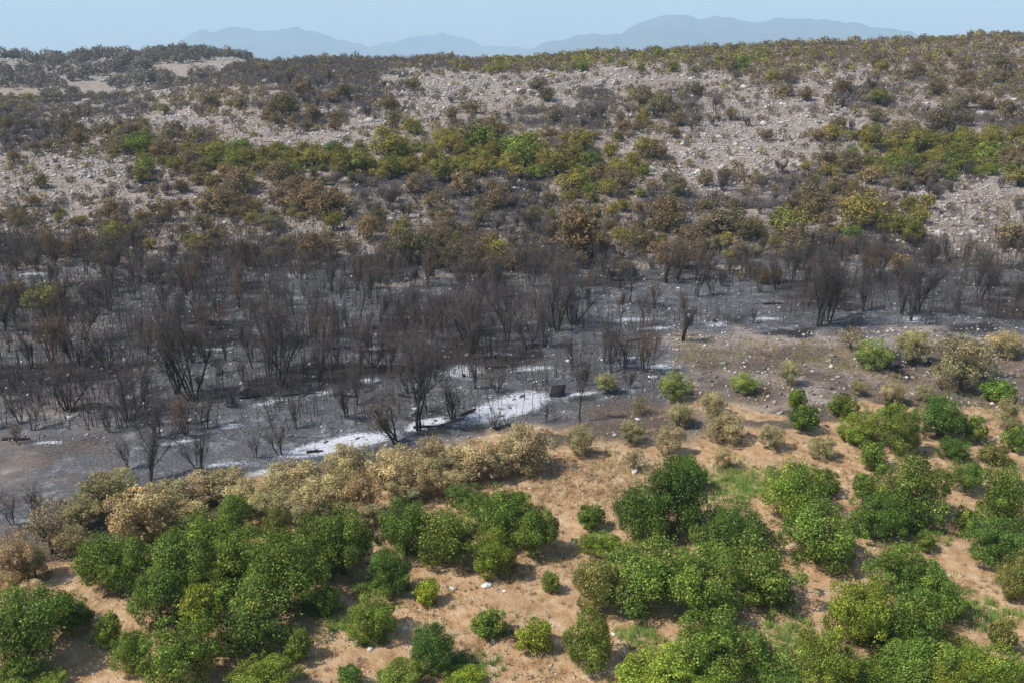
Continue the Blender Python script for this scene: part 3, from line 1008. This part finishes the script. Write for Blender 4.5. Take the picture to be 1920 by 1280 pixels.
# single shrubs the photograph shows plainly
for (u, v, w, kind) in [(268, 290, 70, 'green'), (980, 305, 80, 'green'), (90, 590, 75, 'olive'), (1615, 430, 85, 'olive'), (1210, 295, 50, 'olive'), (620, 410, 85, 'brown'), (400, 400, 70, 'brown'),
                        (1205, 205, 55, 'brown'), (570, 400, 60, 'brown'), (1250, 420, 75, 'brown'), (1480, 450, 80, 'olive'), (1350, 440, 80, 'brown'), (1060, 310, 55, 'brown'), (885, 280, 70, 'brown'),
                        (1645, 195, 45, 'olive'), (1760, 250, 60, 'brown'), (30, 570, 50, 'brown'), (370, 470, 50, 'olive'), (1010, 168, 40, 'brown'), (1910, 350, 60, 'olive')]:
    x, y, t = cast(u, v)
    spots.append((x, y, w * .5 * t / FPX, kind, 'm', u, v))

SH_TINT = {'brown': (1.20, 1.12, 0.98), 'olive': (1.38, 1.5, 0.62), 'green': (0.98, 1.5, 0.45)}
WHERE = {'r': 'among white rocks in a stony clearing', 'm': 'on the half bare stony slope', 'b': 'in the brown scrub of the hillside', 'd': 'in a blackened thicket on the hillside',
         'o': 'in the olive patch of the hillside', 'g': 'in the green patch spared by fire'}
LOOK = {'brown': 'brown scorched', 'olive': 'yellow-olive', 'green': 'fresh green', 'burnt': 'charred leafless'}
order = sorted(range(len(spots)), key=lambda i: -spots[i][2] / spots[i][1])
count = {}
rest = []
for i in order:
    x, y, r, kind, ch, u, v = spots[i]
    c = count.get(kind, 0)
    if c >= 298 or not (-20 < u < 1940):
        rest.append(spots[i]); continue
    count[kind] = c + 1
    rg = np.random.default_rng(20000 + i)
    size = 'big ' if r > 1.25 else ('little ' if r < .8 else '')
    lab = f'{size}{LOOK[kind]} shrub {WHERE[ch]}'
    if v < 135:
        lab = f'{size}{LOOK[kind]} shrub on the skyline ridge'
    if kind == 'burnt':
        hh = r * rg.uniform(1.1, 2.0)
        root = add_obj('burnt_shrub', None, None, (x, y, float(height(x, y)) - .03), (0, 0, rg.uniform(0, 6.28)))
        tr, tw = P_BSHRUB[i % 4]
        add_obj('stem', tr, root, scale=(r * 2.0, r * 2.0, hh))
        add_obj('twigs', tw, root, scale=(r * 2.0, r * 2.0, hh), color=tuple(np.array((1.25, 1.15, 1.1)) * rg.uniform(.75, 1.4)))['kind'] = 'stuff'
    else:
        sq = rg.uniform(.55, .95)
        lab = lab.replace(' shrub ', ' low spreading shrub ' if sq < .68 else (' domed shrub ' if sq > .82 else ' shrub '))
        t = np.array(SH_TINT[kind]) * rg.uniform(.72, 1.25) * np.array([rg.uniform(.9, 1.12), 1, rg.uniform(.85, 1.1)])
        root = plant({'brown': 'scorched_shrub', 'olive': 'olive_shrub', 'green': 'green_shrub'}[kind], P_SHRUB[i % 6], P_STEM[i % 3], x, y, r, r * sq, 0.03, t, rg.uniform(0, 6.28), 'stem', 'foliage')
    tag(root, lab, 'shrub', lab.replace(' shrub ', ' shrubs '))


def scrub_mass(name, items, label, leafs, leaf, palette):
    """The rest of the scrub, too many to count: one mesh of many leaf tufts."""
    rg = np.random.default_rng(len(items))
    Vs, Fs, Cs = [], [], []; n0 = 0
    for (x, y, r, kind, hh) in items:
        n = min(leafs, int(np.clip(16000 * r / y, 46, 240)))
        d = unit(rg.normal(size=(n, 3)) + np.array([0, 0, .25]))
        lobes = unit(rg.normal(size=(7, 3)) + np.array([0, 0, .4]))
        bump = 0.72 + 0.32 * np.max(d @ lobes.T, axis=1) ** 3
        rad = bump * rg.uniform(.55, 1.05, n)
        P = d * rad[:, None] * np.array([r, r, hh * .55])
        P[:, 2] = np.maximum(P[:, 2], -hh * .5)
        P += np.array([x, y, float(height(x, y)) + hh * .5])
        if kind == 'burnt':
            tip = P.copy()
            root_ = tip - np.array([0, 0, 1]) * rg.uniform(.25, .7, n)[:, None] * r + rg.normal(size=(n, 3)) * .14 * r
            b = Buf(); cones(b, root_, tip, .02 * math.sqrt(leafs / n) * rg.uniform(.6, 1.4, n) * max(.8, y / 130), np.array(TWIGC)[rg.integers(0, 4, n)] * rg.uniform(1.2, 2.1, (n, 1)))
            V, F, C = b.V[0], b.F[0], b.C[0]
        else:
            L = leaf * r * .92 * math.sqrt(leafs / n) * rg.uniform(.6, 1.3, n)
            V, F = leaf_quads(P, d + rg.normal(size=(n, 3)) * .6 + [0, 0, .3], L, L * .65, rg)
            base = np.array(palette[kind])
            C = np.repeat(np.array(BROWN)[rg.integers(0, 5, n)] * base * rg.uniform(.7, 1.3) * rg.uniform(.75, 1.3, (n, 1)), 4, axis=0)
        Vs.append(V); Fs.append(F + n0); Cs.append(C); n0 += len(V)
    me = mesh_np(name, np.concatenate(Vs), np.concatenate(Fs), np.concatenate(Cs), [M_DRY])
    o = add_obj(name, me, color=(1, 1, 1))
    o['kind'] = 'stuff'
    tag(o, label, 'scrub')
    return o


rgx = np.random.default_rng(77)
items = [(x, y, r, kind, 2 * r * rgx.uniform(.5, .85)) for (x, y, r, kind, ch, u, v) in rest]
print('SHRUBS', len(spots), count, 'rest', len(rest), 'burnt trees', len(burnt_spots))
if items:
    scrub_mass('scrub', items, 'brown and charred scrub covering the rest of the stony hillside', 320, .2, SH_TINT)

# low dead brush between the shrubs
rg = np.random.default_rng(404)
n = 150000
by = np.sqrt(rg.uniform(76.0 ** 2, 226.0 ** 2, n)); bx = rg.uniform(-.66, .66, n) * by
bz = height(bx, by); bu, bvv, _ = project(bx, by, bz)
cgi = np.clip(((bvv - CELL_V0) // CELL_H).astype(int), 0, len(CELLS) - 1); cgj = np.clip((bu // CELL_W).astype(int), 0, 31)
bg = np.array([[{'r': .26, 'm': .5, 'b': .9, 'd': .9, 'o': .8, 'g': .8}[c] for c in row] for row in CELLS])[cgi, cgj]
pr = bg * sstep(.35, .62, fbm(bx / 9.0, by / 3.5, 151, 3)) * (bvv < np.interp(bu, _tu, _tv) + 25)
keep = rg.random(n) < pr
bx, by, bz, cgi, cgj = bx[keep], by[keep], bz[keep], cgi[keep], cgj[keep]; n = len(bx)
dk = np.array([[c == 'd' for c in row] for row in CELLS])[cgi, cgj]
og = np.array([[c in 'og' for c in row] for row in CELLS])[cgi, cgj]
bc = np.array([(.20, .155, .105), (.26, .205, .135), (.15, .115, .085), (.12, .098, .085)])[rg.integers(0, 4, n)]
bc = np.where(dk[:, None], np.array(TWIGC)[rg.integers(0, 4, n)] * 1.2, bc)
bc = np.where(og[:, None] & (rg.random(n)[:, None] < .7), np.array([(.24, .235, .08), (.20, .22, .07), (.28, .25, .10)])[rg.integers(0, 3, n)], bc)
P0 = np.stack([bx, by, bz - .02], 1)
P1 = P0 + np.stack([rg.normal(size=n) * .22, rg.normal(size=n) * .22, rg.uniform(.25, .95, n)], 1)
b = Buf(); cones(b, P0, P1, rg.uniform(.03, .085, n), bc)
o = add_obj('brush', b.mesh('brush', [M_DRY]), color=(1, 1, 1)); o['kind'] = 'stuff'
tag(o, 'low dead brush and straw between the hillside shrubs', 'brush')

# the wood on the farther hill
rg = np.random.default_rng(90)
wood = []
while len(wood) < 760:
    y = rg.uniform(322, 455); s = rg.uniform(-0.72, -0.24); x = s * y
    if y < 345 and rg.random() < .6:
        continue
    if float(noise(x / 16, y / 16, 33)) < .30:
        continue
    r = rg.uniform(1.4, 3.3)
    wood.append((x, y, r, 'far', r * rg.uniform(1.2, 1.9)))
scrub_mass('woodland', wood, 'grey-green woodland covering the farther rounded hill', 150, .34, {'far': (.92, .90, 1.1)})


# ------------------------------------------------------------------ loose stones
def ico():
    p = (1 + 5 ** .5) / 2
    V = unit(np.array([(-1, p, 0), (1, p, 0), (-1, -p, 0), (1, -p, 0), (0, -1, p), (0, 1, p), (0, -1, -p), (0, 1, -p), (p, 0, -1), (p, 0, 1), (-p, 0, -1), (-p, 0, 1)], float))
    F = np.array([(0, 11, 5), (0, 5, 1), (0, 1, 7), (0, 7, 10), (0, 10, 11), (1, 5, 9), (5, 11, 4), (11, 10, 2), (10, 7, 6), (7, 1, 8),
                  (3, 9, 4), (3, 4, 2), (3, 2, 6), (3, 6, 8), (3, 8, 9), (4, 9, 5), (2, 4, 11), (6, 2, 10), (8, 6, 7), (9, 8, 1)])
    return V, F


IV, IF = ico()


OV = np.array([(1, 0, 0), (-1, 0, 0), (0, 1, 0), (0, -1, 0), (0, 0, 1), (0, 0, -1)], float)
OF = np.array([(0, 2, 4), (2, 1, 4), (1, 3, 4), (3, 0, 4), (2, 0, 5), (1, 2, 5), (3, 1, 5), (0, 3, 5)])


def stones_mass(name, P, S, C, label, rg, BV=IV, BF=IF):
    n = len(P); q = len(BV)
    V = BV[None] * rg.uniform(.55, 1.25, (n, q, 1)) + rg.normal(size=(n, q, 3)) * .14
    sc = np.stack([rg.uniform(.7, 1.5, n), rg.uniform(.6, 1.2, n), rg.uniform(.35, .8, n)], 1) * S[:, None]
    V = V * sc[:, None]
    a = rg.uniform(0, 6.28, n); ca, sa = np.cos(a)[:, None], np.sin(a)[:, None]
    X = V[..., 0] * ca - V[..., 1] * sa; Y = V[..., 0] * sa + V[..., 1] * ca
    V = np.stack([X, Y, V[..., 2]], -1) + P[:, None]
    F = (BF[None] + (np.arange(n) * q)[:, None, None]).reshape(-1, 3)
    me = mesh_np(name, V.reshape(-1, 3), F, np.repeat(C, q, axis=0), [M_STONE])
    o = add_obj(name, me); o['kind'] = 'stuff'
    return tag(o, label, 'rubble')


rg = np.random.default_rng(123)
n = 330000
sx = rg.uniform(-.7, .7, n); sy = np.sqrt(rg.uniform(46.0 ** 2, 228.0 ** 2, n)); sx = sx * sy
sz = height(sx, sy)
su, sv, _ = project(sx, sy, sz)
vb = np.interp(su, _bu, _bv); vt = np.interp(su, _tu, _tv)
ci = np.clip(((sv - CELL_V0) // CELL_H).astype(int), 0, len(CELLS) - 1); cj = np.clip((su // CELL_W).astype(int), 0, 31)
gd = np.array([[{'r': 1.0, 'm': .65, 'b': .28, 'd': .22, 'o': .2, 'g': .12}[c] for c in row] for row in CELLS])[ci, cj]
hill = sv < vt
stony = (su > 1200) & (sv > 615) & (sv < vb + 10)
pr = np.where(hill, gd, np.where(stony, .9, np.where(sv < vb, np.where(su < 420, .75, .42), 0.0)))
pr = pr * (0.25 + 1.5 * fbm(sx / 6, sy / 4, 71, 3) ** 1.5)
pr = np.where((su < -150) | (su > 2070), 0, pr)
keep = rg.random(n) < pr * .56
sx, sy, sz, hl = sx[keep], sy[keep], sz[keep], hill[keep]
m = len(sx)
S = np.where(hl, rg.gamma(1.5, .066, m) + .06, rg.gamma(1.6, .038, m) + .035)
S = np.minimum(S, .62)
bright = rg.uniform(.30, .64, m)[:, None]
C = bright * 1.15 * np.array([1.0, .935, .88]) * np.where(rg.random(m)[:, None] < np.where(hl, .2, .5)[:, None], .4, 1)
print('STONES', m)
stones_mass('rubble', np.stack([sx, sy, sz + S * .12], 1), S, C, 'pale limestone rubble strewn over the burnt hillside', rg, OV, OF)

m = 60000
ly = np.sqrt(rg.uniform(90.0 ** 2, 222.0 ** 2, m)); lx = rg.uniform(-.68, .68, m) * ly
lz = height(lx, ly); lu, lv, _ = project(lx, ly, lz)
li = np.clip(((lv - CELL_V0) // CELL_H).astype(int), 0, len(CELLS) - 1); lj = np.clip((lu // CELL_W).astype(int), 0, 31)
lg = np.array([[{'r': 1.0, 'm': .7, 'b': .2, 'd': .15, 'o': .1, 'g': .05}[c] for c in row] for row in CELLS])[li, lj]
ln_ = np.abs(fbm(lx / 34.0, ly / 7.0, 191, 3) * 9 % 1 - .5)
kf = (ln_ < .07) & (rg.random(m) < lg * .7) & (lv < 470)
lx, ly, lz = lx[kf], ly[kf], lz[kf]; m = len(lx)
S = np.minimum(rg.gamma(1.3, .13, m) + .10, 1.0)
stones_mass('ledge', np.stack([lx, ly, lz + .05], 1), S, rg.uniform(.36, .66, m)[:, None] * np.array([1, .92, .845]), 'pale limestone ledges breaking out along the hillside', rg)

m = 2600
fy = rg.uniform(300, 445, m); fx = rg.uniform(-.72, -.24, m) * fy
kf = noise(fx / 20, fy / 14, 44) > .45
fx, fy = fx[kf], fy[kf]; m = len(fx)
S = rg.gamma(2, .22, m) + .2
stones_mass('outcrop', np.stack([fx, fy, height(fx, fy) + .2], 1), S, rg.uniform(.4, .65, m)[:, None] * np.array([1, .96, .93]), 'white rock outcrops showing through the farther hill wood', rg, OV, OF)

n = 6000
sy = np.sqrt(rg.uniform(24.0 ** 2, 60.0 ** 2, n)); sx = rg.uniform(-.68, .68, n) * sy
sz = height(sx, sy); su, sv, _ = project(sx, sy, sz)
keep = (sv > np.interp(su, _bu, _bv) + 10) & (rg.random(n) < .1 + .9 * (fbm(sx / 3, sy / 3, 73, 3) > .54))
sx, sy, sz = sx[keep], sy[keep], sz[keep]; m = len(sx)
S = rg.gamma(1.6, .022, m) + .018
C = rg.uniform(.35, .68, m)[:, None] * np.array([1, .93, .86])
stones_mass('gravel', np.stack([sx, sy, sz + S * .15], 1), S, C, 'small pale stones scattered on the orange orchard soil', rg)

# the few larger stones one can point at
STONES = [(912, 1101, 20, 'flat white stone slab lying on the open orange soil'), (760, 1183, 13, 'white stone beside the round citrus tree on the soil'), (1190, 886, 16, 'white slab under the fallen bleached branch'),
          (945, 1110, 9, 'small white stone next to the flat slab'), (1150, 1190, 11, 'white stone at the foot of the big lone citrus tree'), (925, 1205, 10, 'white stone in the litter beside a sapling'),
          (695, 1220, 13, 'pale flat stone near the dark citrus tree'), (850, 1105, 13, 'broad pale stone half sunk in the soil'), (1160, 1255, 14, 'white broken stone below the big lone citrus tree'),
          (1340, 604, 10, 'charred black boulder on white ash in the burnt clearing'), (828, 800, 9, 'charred black boulder beside the small white ash patch'),
          (1145, 632, 24, 'large rounded black boulder in the burnt clearing'), (870, 706, 9, 'charred black boulder at the edge of the round white ash')]
for i, (u, v, w, lab) in enumerate(STONES):
    rg2 = np.random.default_rng(400 + i)
    x, y, t = cast(u, v)
    s_ = w * .62 * t / FPX
    V = IV * rg2.uniform(.75, 1.15, (12, 1))
    # one level of subdivision for a chipped look
    me = mesh_np('stone', V * s_ * np.array([1.15, .8, .45 if 'black' not in lab else .85]), IF, np.broadcast_to(np.array([.72, .69, .66]) if 'black' not in lab else np.array([.035, .033, .034]), (12, 3)), [M_STONE])
    o = add_obj('stone', me, None, (x, y, float(height(x, y)) + s_ * .15), (0, 0, rg2.uniform(0, 6.28)))
    bv = o.modifiers.new('chip', 'BEVEL'); bv.width = s_ * .12; bv.segments = 2
    tag(o, lab, 'stone')

# ------------------------------------------------------------------ charred logs, sticks and the dark panel
LOGS = [(560, 742, 60, .2), (945, 802, 40, .5), (650, 745, 40, -.3), (470, 747, 40, .3), (800, 803, 50, .1), (1000, 650, 40, .2), (30, 826, 50, 0), (300, 620, 40, .3), (1450, 572, 40, .1),
        (880, 775, 40, .9), (760, 745, 30, -.5), (330, 905, 40, .4), (590, 848, 30, .2), (700, 690, 40, -.1), (1190, 640, 36, .5), (930, 690, 40, .1)]
for i, (u, v, lpx, ang) in enumerate(LOGS):
    rg2 = np.random.default_rng(600 + i)
    x, y, t = cast(u, v)
    ln = lpx * t / FPX
    b = Buf()
    pts = np.array([[-.5, 0, 0], [-.2, .03, .02], [.12, -.02, .03], [.5, .04, 0]]) * np.array([ln, ln, ln])
    tube(b, pts, np.array([.10, .095, .08, .05]) * rg2.uniform(.8, 1.3), 6)
    trunk = b.mesh('log', [M_CHAR])
    root = add_obj('charred_log', None, None, (x, y, float(height(x, y)) + .06), (0, 0, ang))
    add_obj('bole', trunk, root)
    for k in range(3):
        b2 = Buf(); p = pts[1] + (pts[3] - pts[1]) * rg2.random()
        d = unit(np.array([rg2.normal() * .3, rg2.normal(), abs(rg2.normal()) * .5 + .15]))
        tube(b2, [p, p + d * .3, p + d * rg2.uniform(.5, .8)], [.03, .02, .008], 4)
        add_obj('branch', b2.mesh('branch', [M_CHAR]), root)
    tag(root, 'charred fallen log with broken branches lying in the ash', 'log', 'charred fallen logs in the ash')

rg = np.random.default_rng(822)
b = Buf()
n = 64000
ky = np.sqrt(rg.uniform(48.0 ** 2, 104.0 ** 2, n)); kx = rg.uniform(-.66, .66, n) * ky
kz = height(kx, ky); ku, kv, _ = project(kx, ky, kz)
pr = sstep(.42, .66, fbm(kx / 4.0, ky / 4.0, 64, 3)) * np.maximum(sstep(790, 640, kv), .75 * sstep(760, 420, ku)) * sstep(420, 480, kv) + .07 + .22 * sstep(420, 200, ku) * sstep(740, 800, kv)
pr = np.where((ku > 1230) & (kv > 612), 0, pr) * np.where((ku > 1100) & (ku < 1420), .35, np.where(ku >= 1420, .55, 1.0))
keep = (kv < np.interp(ku, _bu, _bv) - 14) & (rg.random(n) < pr * .72) & (np.abs(kx - PANEL[0] - .2) + .5 * np.abs(ky - PANEL[1] + 1.5) > 2.2)
kx, ky, kz = kx[keep], ky[keep], kz[keep]; n = len(kx)
P0 = np.stack([kx, ky, kz - .02], 1)
hh_ = rg.gamma(4, .40, n) + .4
P1 = P0 + np.stack([rg.normal(size=n) * .12, rg.normal(size=n) * .12, np.ones(n)], 1) * hh_[:, None]
cc_ = np.array(TWIGC)[rg.integers(0, 4, n)] * .85
cones(b, P0, P1, rg.uniform(.014, .034, n), cc_)
for k in range(7):
    f = rg.uniform(.35, .98, n)[:, None]
    Q = P0 + (P1 - P0) * f
    dq = unit(rg.normal(size=(n, 3)) * .8 + np.array([0, 0, .8]))
    cones(b, Q, Q + dq * (hh_ * rg.uniform(.12, .34, n))[:, None], rg.uniform(.004, .009, n), cc_)
print('THICKET', n)
o = add_obj('thicket', b.mesh('thicket', [M_TWIG]), color=(1, 1, 1)); o['kind'] = 'stuff'
tag(o, 'thin charred saplings crowding between the burnt trees', 'thicket')

rg = np.random.default_rng(321)
b = Buf()
n = 9000
ky = np.sqrt(rg.uniform(46.0 ** 2, 96.0 ** 2, n)); kx = rg.uniform(-.66, .66, n) * ky
ku, kv, _ = project(kx, ky, height(kx, ky))
keep = (kv < np.interp(ku, _bu, _bv) - 6) & (kv > np.interp(ku, _tu, _tv) - 10)
kx, ky = kx[keep], ky[keep]; n = len(kx)
P0 = np.stack([kx, ky, height(kx, ky) + .02], 1)
a = rg.uniform(0, 6.28, n); ln = rg.gamma(2, .16, n) + .1
up = np.where(rg.random(n) < .35, rg.uniform(.5, 2.5, n), rg.uniform(0, .25, n))
P1 = P0 + np.stack([np.cos(a), np.sin(a), up], 1) * ln[:, None]
cones(b, P0, P1, rg.uniform(.010, .03, n), np.array(TWIGC)[rg.integers(0, 4, n)] * .8)
o = add_obj('debris', b.mesh('debris', [M_TWIG]), color=(1, 1, 1)); o['kind'] = 'stuff'
tag(o, 'charred sticks and stubs littering the ash', 'debris')


def box(buf, c, sx_, sy_, sz_, M=None):
    V = np.array([(i, j, k) for i in (-.5, .5) for j in (-.5, .5) for k in (-.5, .5)]) * np.array([sx_, sy_, sz_])
    if M is not None:
        V = V @ M.T
    V = V + np.array(c)
    F = [(0, 1, 3), (0, 3, 2), (4, 6, 7), (4, 7, 5), (0, 4, 5), (0, 5, 1), (2, 3, 7), (2, 7, 6), (0, 2, 6), (0, 6, 4), (1, 5, 7), (1, 7, 3)]
    buf.add(V, np.array(F))


M_PANEL = bark_material('dark_sheet', (0.022, 0.021, 0.023), (0.040, 0.037, 0.038), 2.5)
x, y, t = cast(1045, 741)
root = add_obj('tilted_panel', None, None, (x, y, float(height(x, y)) - .03), (0, 0, R(6)))
tilt = R(38)
ct, st_ = math.cos(tilt), math.sin(tilt)
# sheared sheet leaning back on two posts
w_, l_ = 1.0, 1.15
pts = np.array([[-.56, -.26, .10], [.38, -.26, .16], [.60, .26, .66], [-.28, .26, .60]])
nrm = unit(np.cross(pts[1] - pts[0], pts[3] - pts[0]))


def slab(P, th, name, mat):
    V = np.concatenate([P, P - nrm * th])
    F = [(0, 1, 2), (0, 2, 3), (4, 6, 5), (4, 7, 6), (0, 4, 5), (0, 5, 1), (1, 5, 6), (1, 6, 2), (2, 6, 7), (2, 7, 3), (3, 7, 4), (3, 4, 0)]
    return mesh_np(name, V, np.array(F), np.ones((8, 3)), [mat])


add_obj('sheet', slab(pts, .03, 'sheet', M_PANEL), root)
for k in range(4):
    b = Buf(); p, q = pts[k] + nrm * .004, pts[(k + 1) % 4] + nrm * .004
    tube(b, [p, (p + q) / 2, q], [.022, .022, .022], 5)
    add_obj('frame_bar', b.mesh('frame_bar', [M_CHAR]), root)
for (px, py, pz) in [(-.47, -.22, .13), (.34, -.22, .17), (.52, .22, .60), (-.24, .22, .55)]:
    b = Buf(); tube(b, [(px, py, -.1), (px, py, pz * .5), (px, py, pz)], [.03, .028, .026], 6)
    add_obj('leg', b.mesh('leg', [M_CHAR]), root)
tag(root, 'dark tilted rectangular panel standing beside the white ash', 'panel')

# bleached fallen branch on the brown soil
x, y, t = cast(1203, 876)
b = Buf()
rg2 = np.random.default_rng(9)
tube(b, [(-.7, -.2, .05), (-.2, .0, .18), (.3, .1, .3), (.7, .4, .5)], [.045, .04, .03, .012], 5)
for k in range(7):
    p = np.array([-.5 + .17 * k, .0 + .03 * k, .1 + .05 * k]); d = unit(rg2.normal(size=3) + [0, .3, .5])
    tube(b, [p, p + d * .25, p + d * .5], [.02, .014, .005], 4)
M_BLEACH = bark_material('bleached_wood', (0.30, 0.27, 0.24), (0.50, 0.46, 0.42))
o = add_obj('fallen_branch', b.mesh('fallen_branch', [M_BLEACH]), None, (x, y, float(height(x, y))), (0, 0, -.2))
tag(o, 'bleached grey fallen branch on the brown ashy soil', 'branch')

# ------------------------------------------------------------------ dry and green grass
rg = np.random.default_rng(55)
n = 170000
gy = np.sqrt(rg.uniform(25.0 ** 2, 68.0 ** 2, n)); gx = rg.uniform(-.68, .68, n) * gy
gz = height(gx, gy); gu, gv, _ = project(gx, gy, gz)
ns = fbm(gx / 2.6, gy / 2.6, 15, 3)
pr = sstep(.46, .62, ns) * (.25 + .75 * (noise(gx / .45, gy / .45, 19) > .55))
pr = pr + .9 * np.exp(-((gu - 1110) / 110) ** 2 - ((gv - 905) / 42) ** 2)
GP = [(690, 1105, 25, 14), (600, 1145, 45, 14), (640, 1175, 40, 14), (1375, 925, 60, 34), (1400, 900, 60, 25), (920, 1185, 40, 10), (1850, 1160, 70, 25), (1640, 1190, 40, 25), (1480, 1190, 50, 40), (1740, 1000, 40, 25), (205, 1205, 40, 12),
      (1850, 1260, 90, 30), (1200, 1200, 40, 30), (870, 1255, 60, 25), (690, 1195, 45, 16), (330, 1015, 60, 14)]
gp = np.zeros(n)
for (u, v, a, bb) in GP:
    gp = np.maximum(gp, np.exp(-((gu - u) / a) ** 2 - ((gv - v) / bb) ** 2))
pr = np.maximum(pr, gp) * (gv > np.interp(gu, _bu, _bv) + np.where(gu > 1260, -115, 25))
keep = rg.random(n) < pr
gx, gy, gz, gp, ns = gx[keep], gy[keep], gz[keep], gp[keep], ns[keep]
n = len(gx)
isg = rg.random(n) < np.maximum(gp * 1.1, np.where(fbm(gx / 3.5, gy / 3.5, 29, 2) > .56, .45, .06))
P0 = np.stack([gx, gy, gz - .01], 1)
P1 = P0 + np.stack([rg.normal(size=n) * .09, rg.normal(size=n) * .09, rg.uniform(.08, .34, n) * (1 + .8 * gp)], 1)
# tufts: many blades from one root
def tufts(px, py, blades, hmin, hmax, cols):
    k = len(px)
    X = np.repeat(px, blades) + rg.normal(size=k * blades) * .055
    Y = np.repeat(py, blades) + rg.normal(size=k * blades) * .055
    Z = height(X, Y)
    hh2 = np.repeat(rg.uniform(hmin, hmax, k), blades) * rg.uniform(.5, 1.1, k * blades)
    Q0 = np.stack([X, Y, Z - .01], 1)
    Q1 = Q0 + np.stack([rg.normal(size=k * blades) * .4, rg.normal(size=k * blades) * .4, np.ones(k * blades)], 1) * hh2[:, None]
    return Q0, Q1, np.repeat(np.array(cols)[rg.integers(0, len(cols), k)], blades, axis=0) * rg.uniform(.75, 1.25, (k * blades, 1))


b = Buf()
q = 9000
ty = np.sqrt(rg.uniform(25.0 ** 2, 66.0 ** 2, q)); tx = rg.uniform(-.68, .68, q) * ty
tu_, tv_, _ = project(tx, ty, height(tx, ty))
tn = fbm(tx / 3.0, ty / 3.0, 15, 3)
kt = (rg.random(q) < np.clip(.12 + 1.6 * (tn - .45) / .2, .05, .9) + np.exp(-((tu_ - 1110) / 110) ** 2 - ((tv_ - 905) / 42) ** 2)) & (tv_ > np.interp(tu_, _bu, _bv) + np.where(tu_ > 1260, -115, 12))
DRYC = [(.50, .38, .21), (.42, .30, .16), (.36, .25, .14), (.30, .22, .14)]
GRNC = [(.17, .28, .05), (.22, .32, .07), (.30, .36, .10), (.13, .22, .045)]
Q0, Q1, QC = tufts(tx[kt], ty[kt], 13, .12, .38, DRYC)
cones(b, Q0, Q1, rg.uniform(.008, .017, len(Q0)), QC)
for (gu_, gv_, ga, gb) in GP:
    cx_, cy_, t_ = cast(gu_, gv_)
    ra = ga * t_ / FPX; rb = gb * t_ / FPX / math.sin(math.atan2(CAMH, cy_))
    k = int(26 * ra * rb) + 14
    an = rg.uniform(0, 6.28, k); rr_ = np.sqrt(rg.random(k)) * (0.6 + .6 * noise(an * 1.5, an * 0 + gu_, 5))
    Q0, Q1, QC = tufts(cx_ + np.cos(an) * rr_ * ra * 1.2, cy_ + np.sin(an) * rr_ * rb * 1.2, 18, .16, .5, GRNC)
    cones(b, Q0, Q1, rg.uniform(.010, .022, len(Q0)), QC)
dryc = np.array([(.36, .25, .13), (.42, .31, .17), (.30, .19, .10), (.25, .18, .11)])[rg.integers(0, 4, n)]
grc = np.array([(.13, .24, .04), (.17, .28, .05), (.22, .30, .07)])[rg.integers(0, 3, n)]
cones(b, P0, P1, rg.uniform(.011, .026, n), np.where(isg[:, None], grc, dryc))
o = add_obj('grass', b.mesh('grass', [M_DRY]), color=(1, 1, 1)); o['kind'] = 'stuff'
tag(o, 'straw-dry grass with a few green tufts on the orchard soil', 'grass')

# ------------------------------------------------------------------ the air
HZ = 0.00026
m, nt, out = new_mat('air')
pv = nt.nodes.new('ShaderNodeVolumePrincipled')
pv.inputs['Color'].default_value = (0.62, 0.84, 1.0, 1)
pv.inputs['Density'].default_value = HZ
pv.inputs['Anisotropy'].default_value = 0.0
nt.links.new(pv.outputs[0], out.inputs['Volume'])
b = Buf()
box(b, (0, 4400, 190), 20400, 9900, 480)
o = add_obj('haze', b.mesh('haze', [m]))
o['kind'] = 'stuff'
tag(o, 'thin blue summer haze over the far mountains', 'haze')
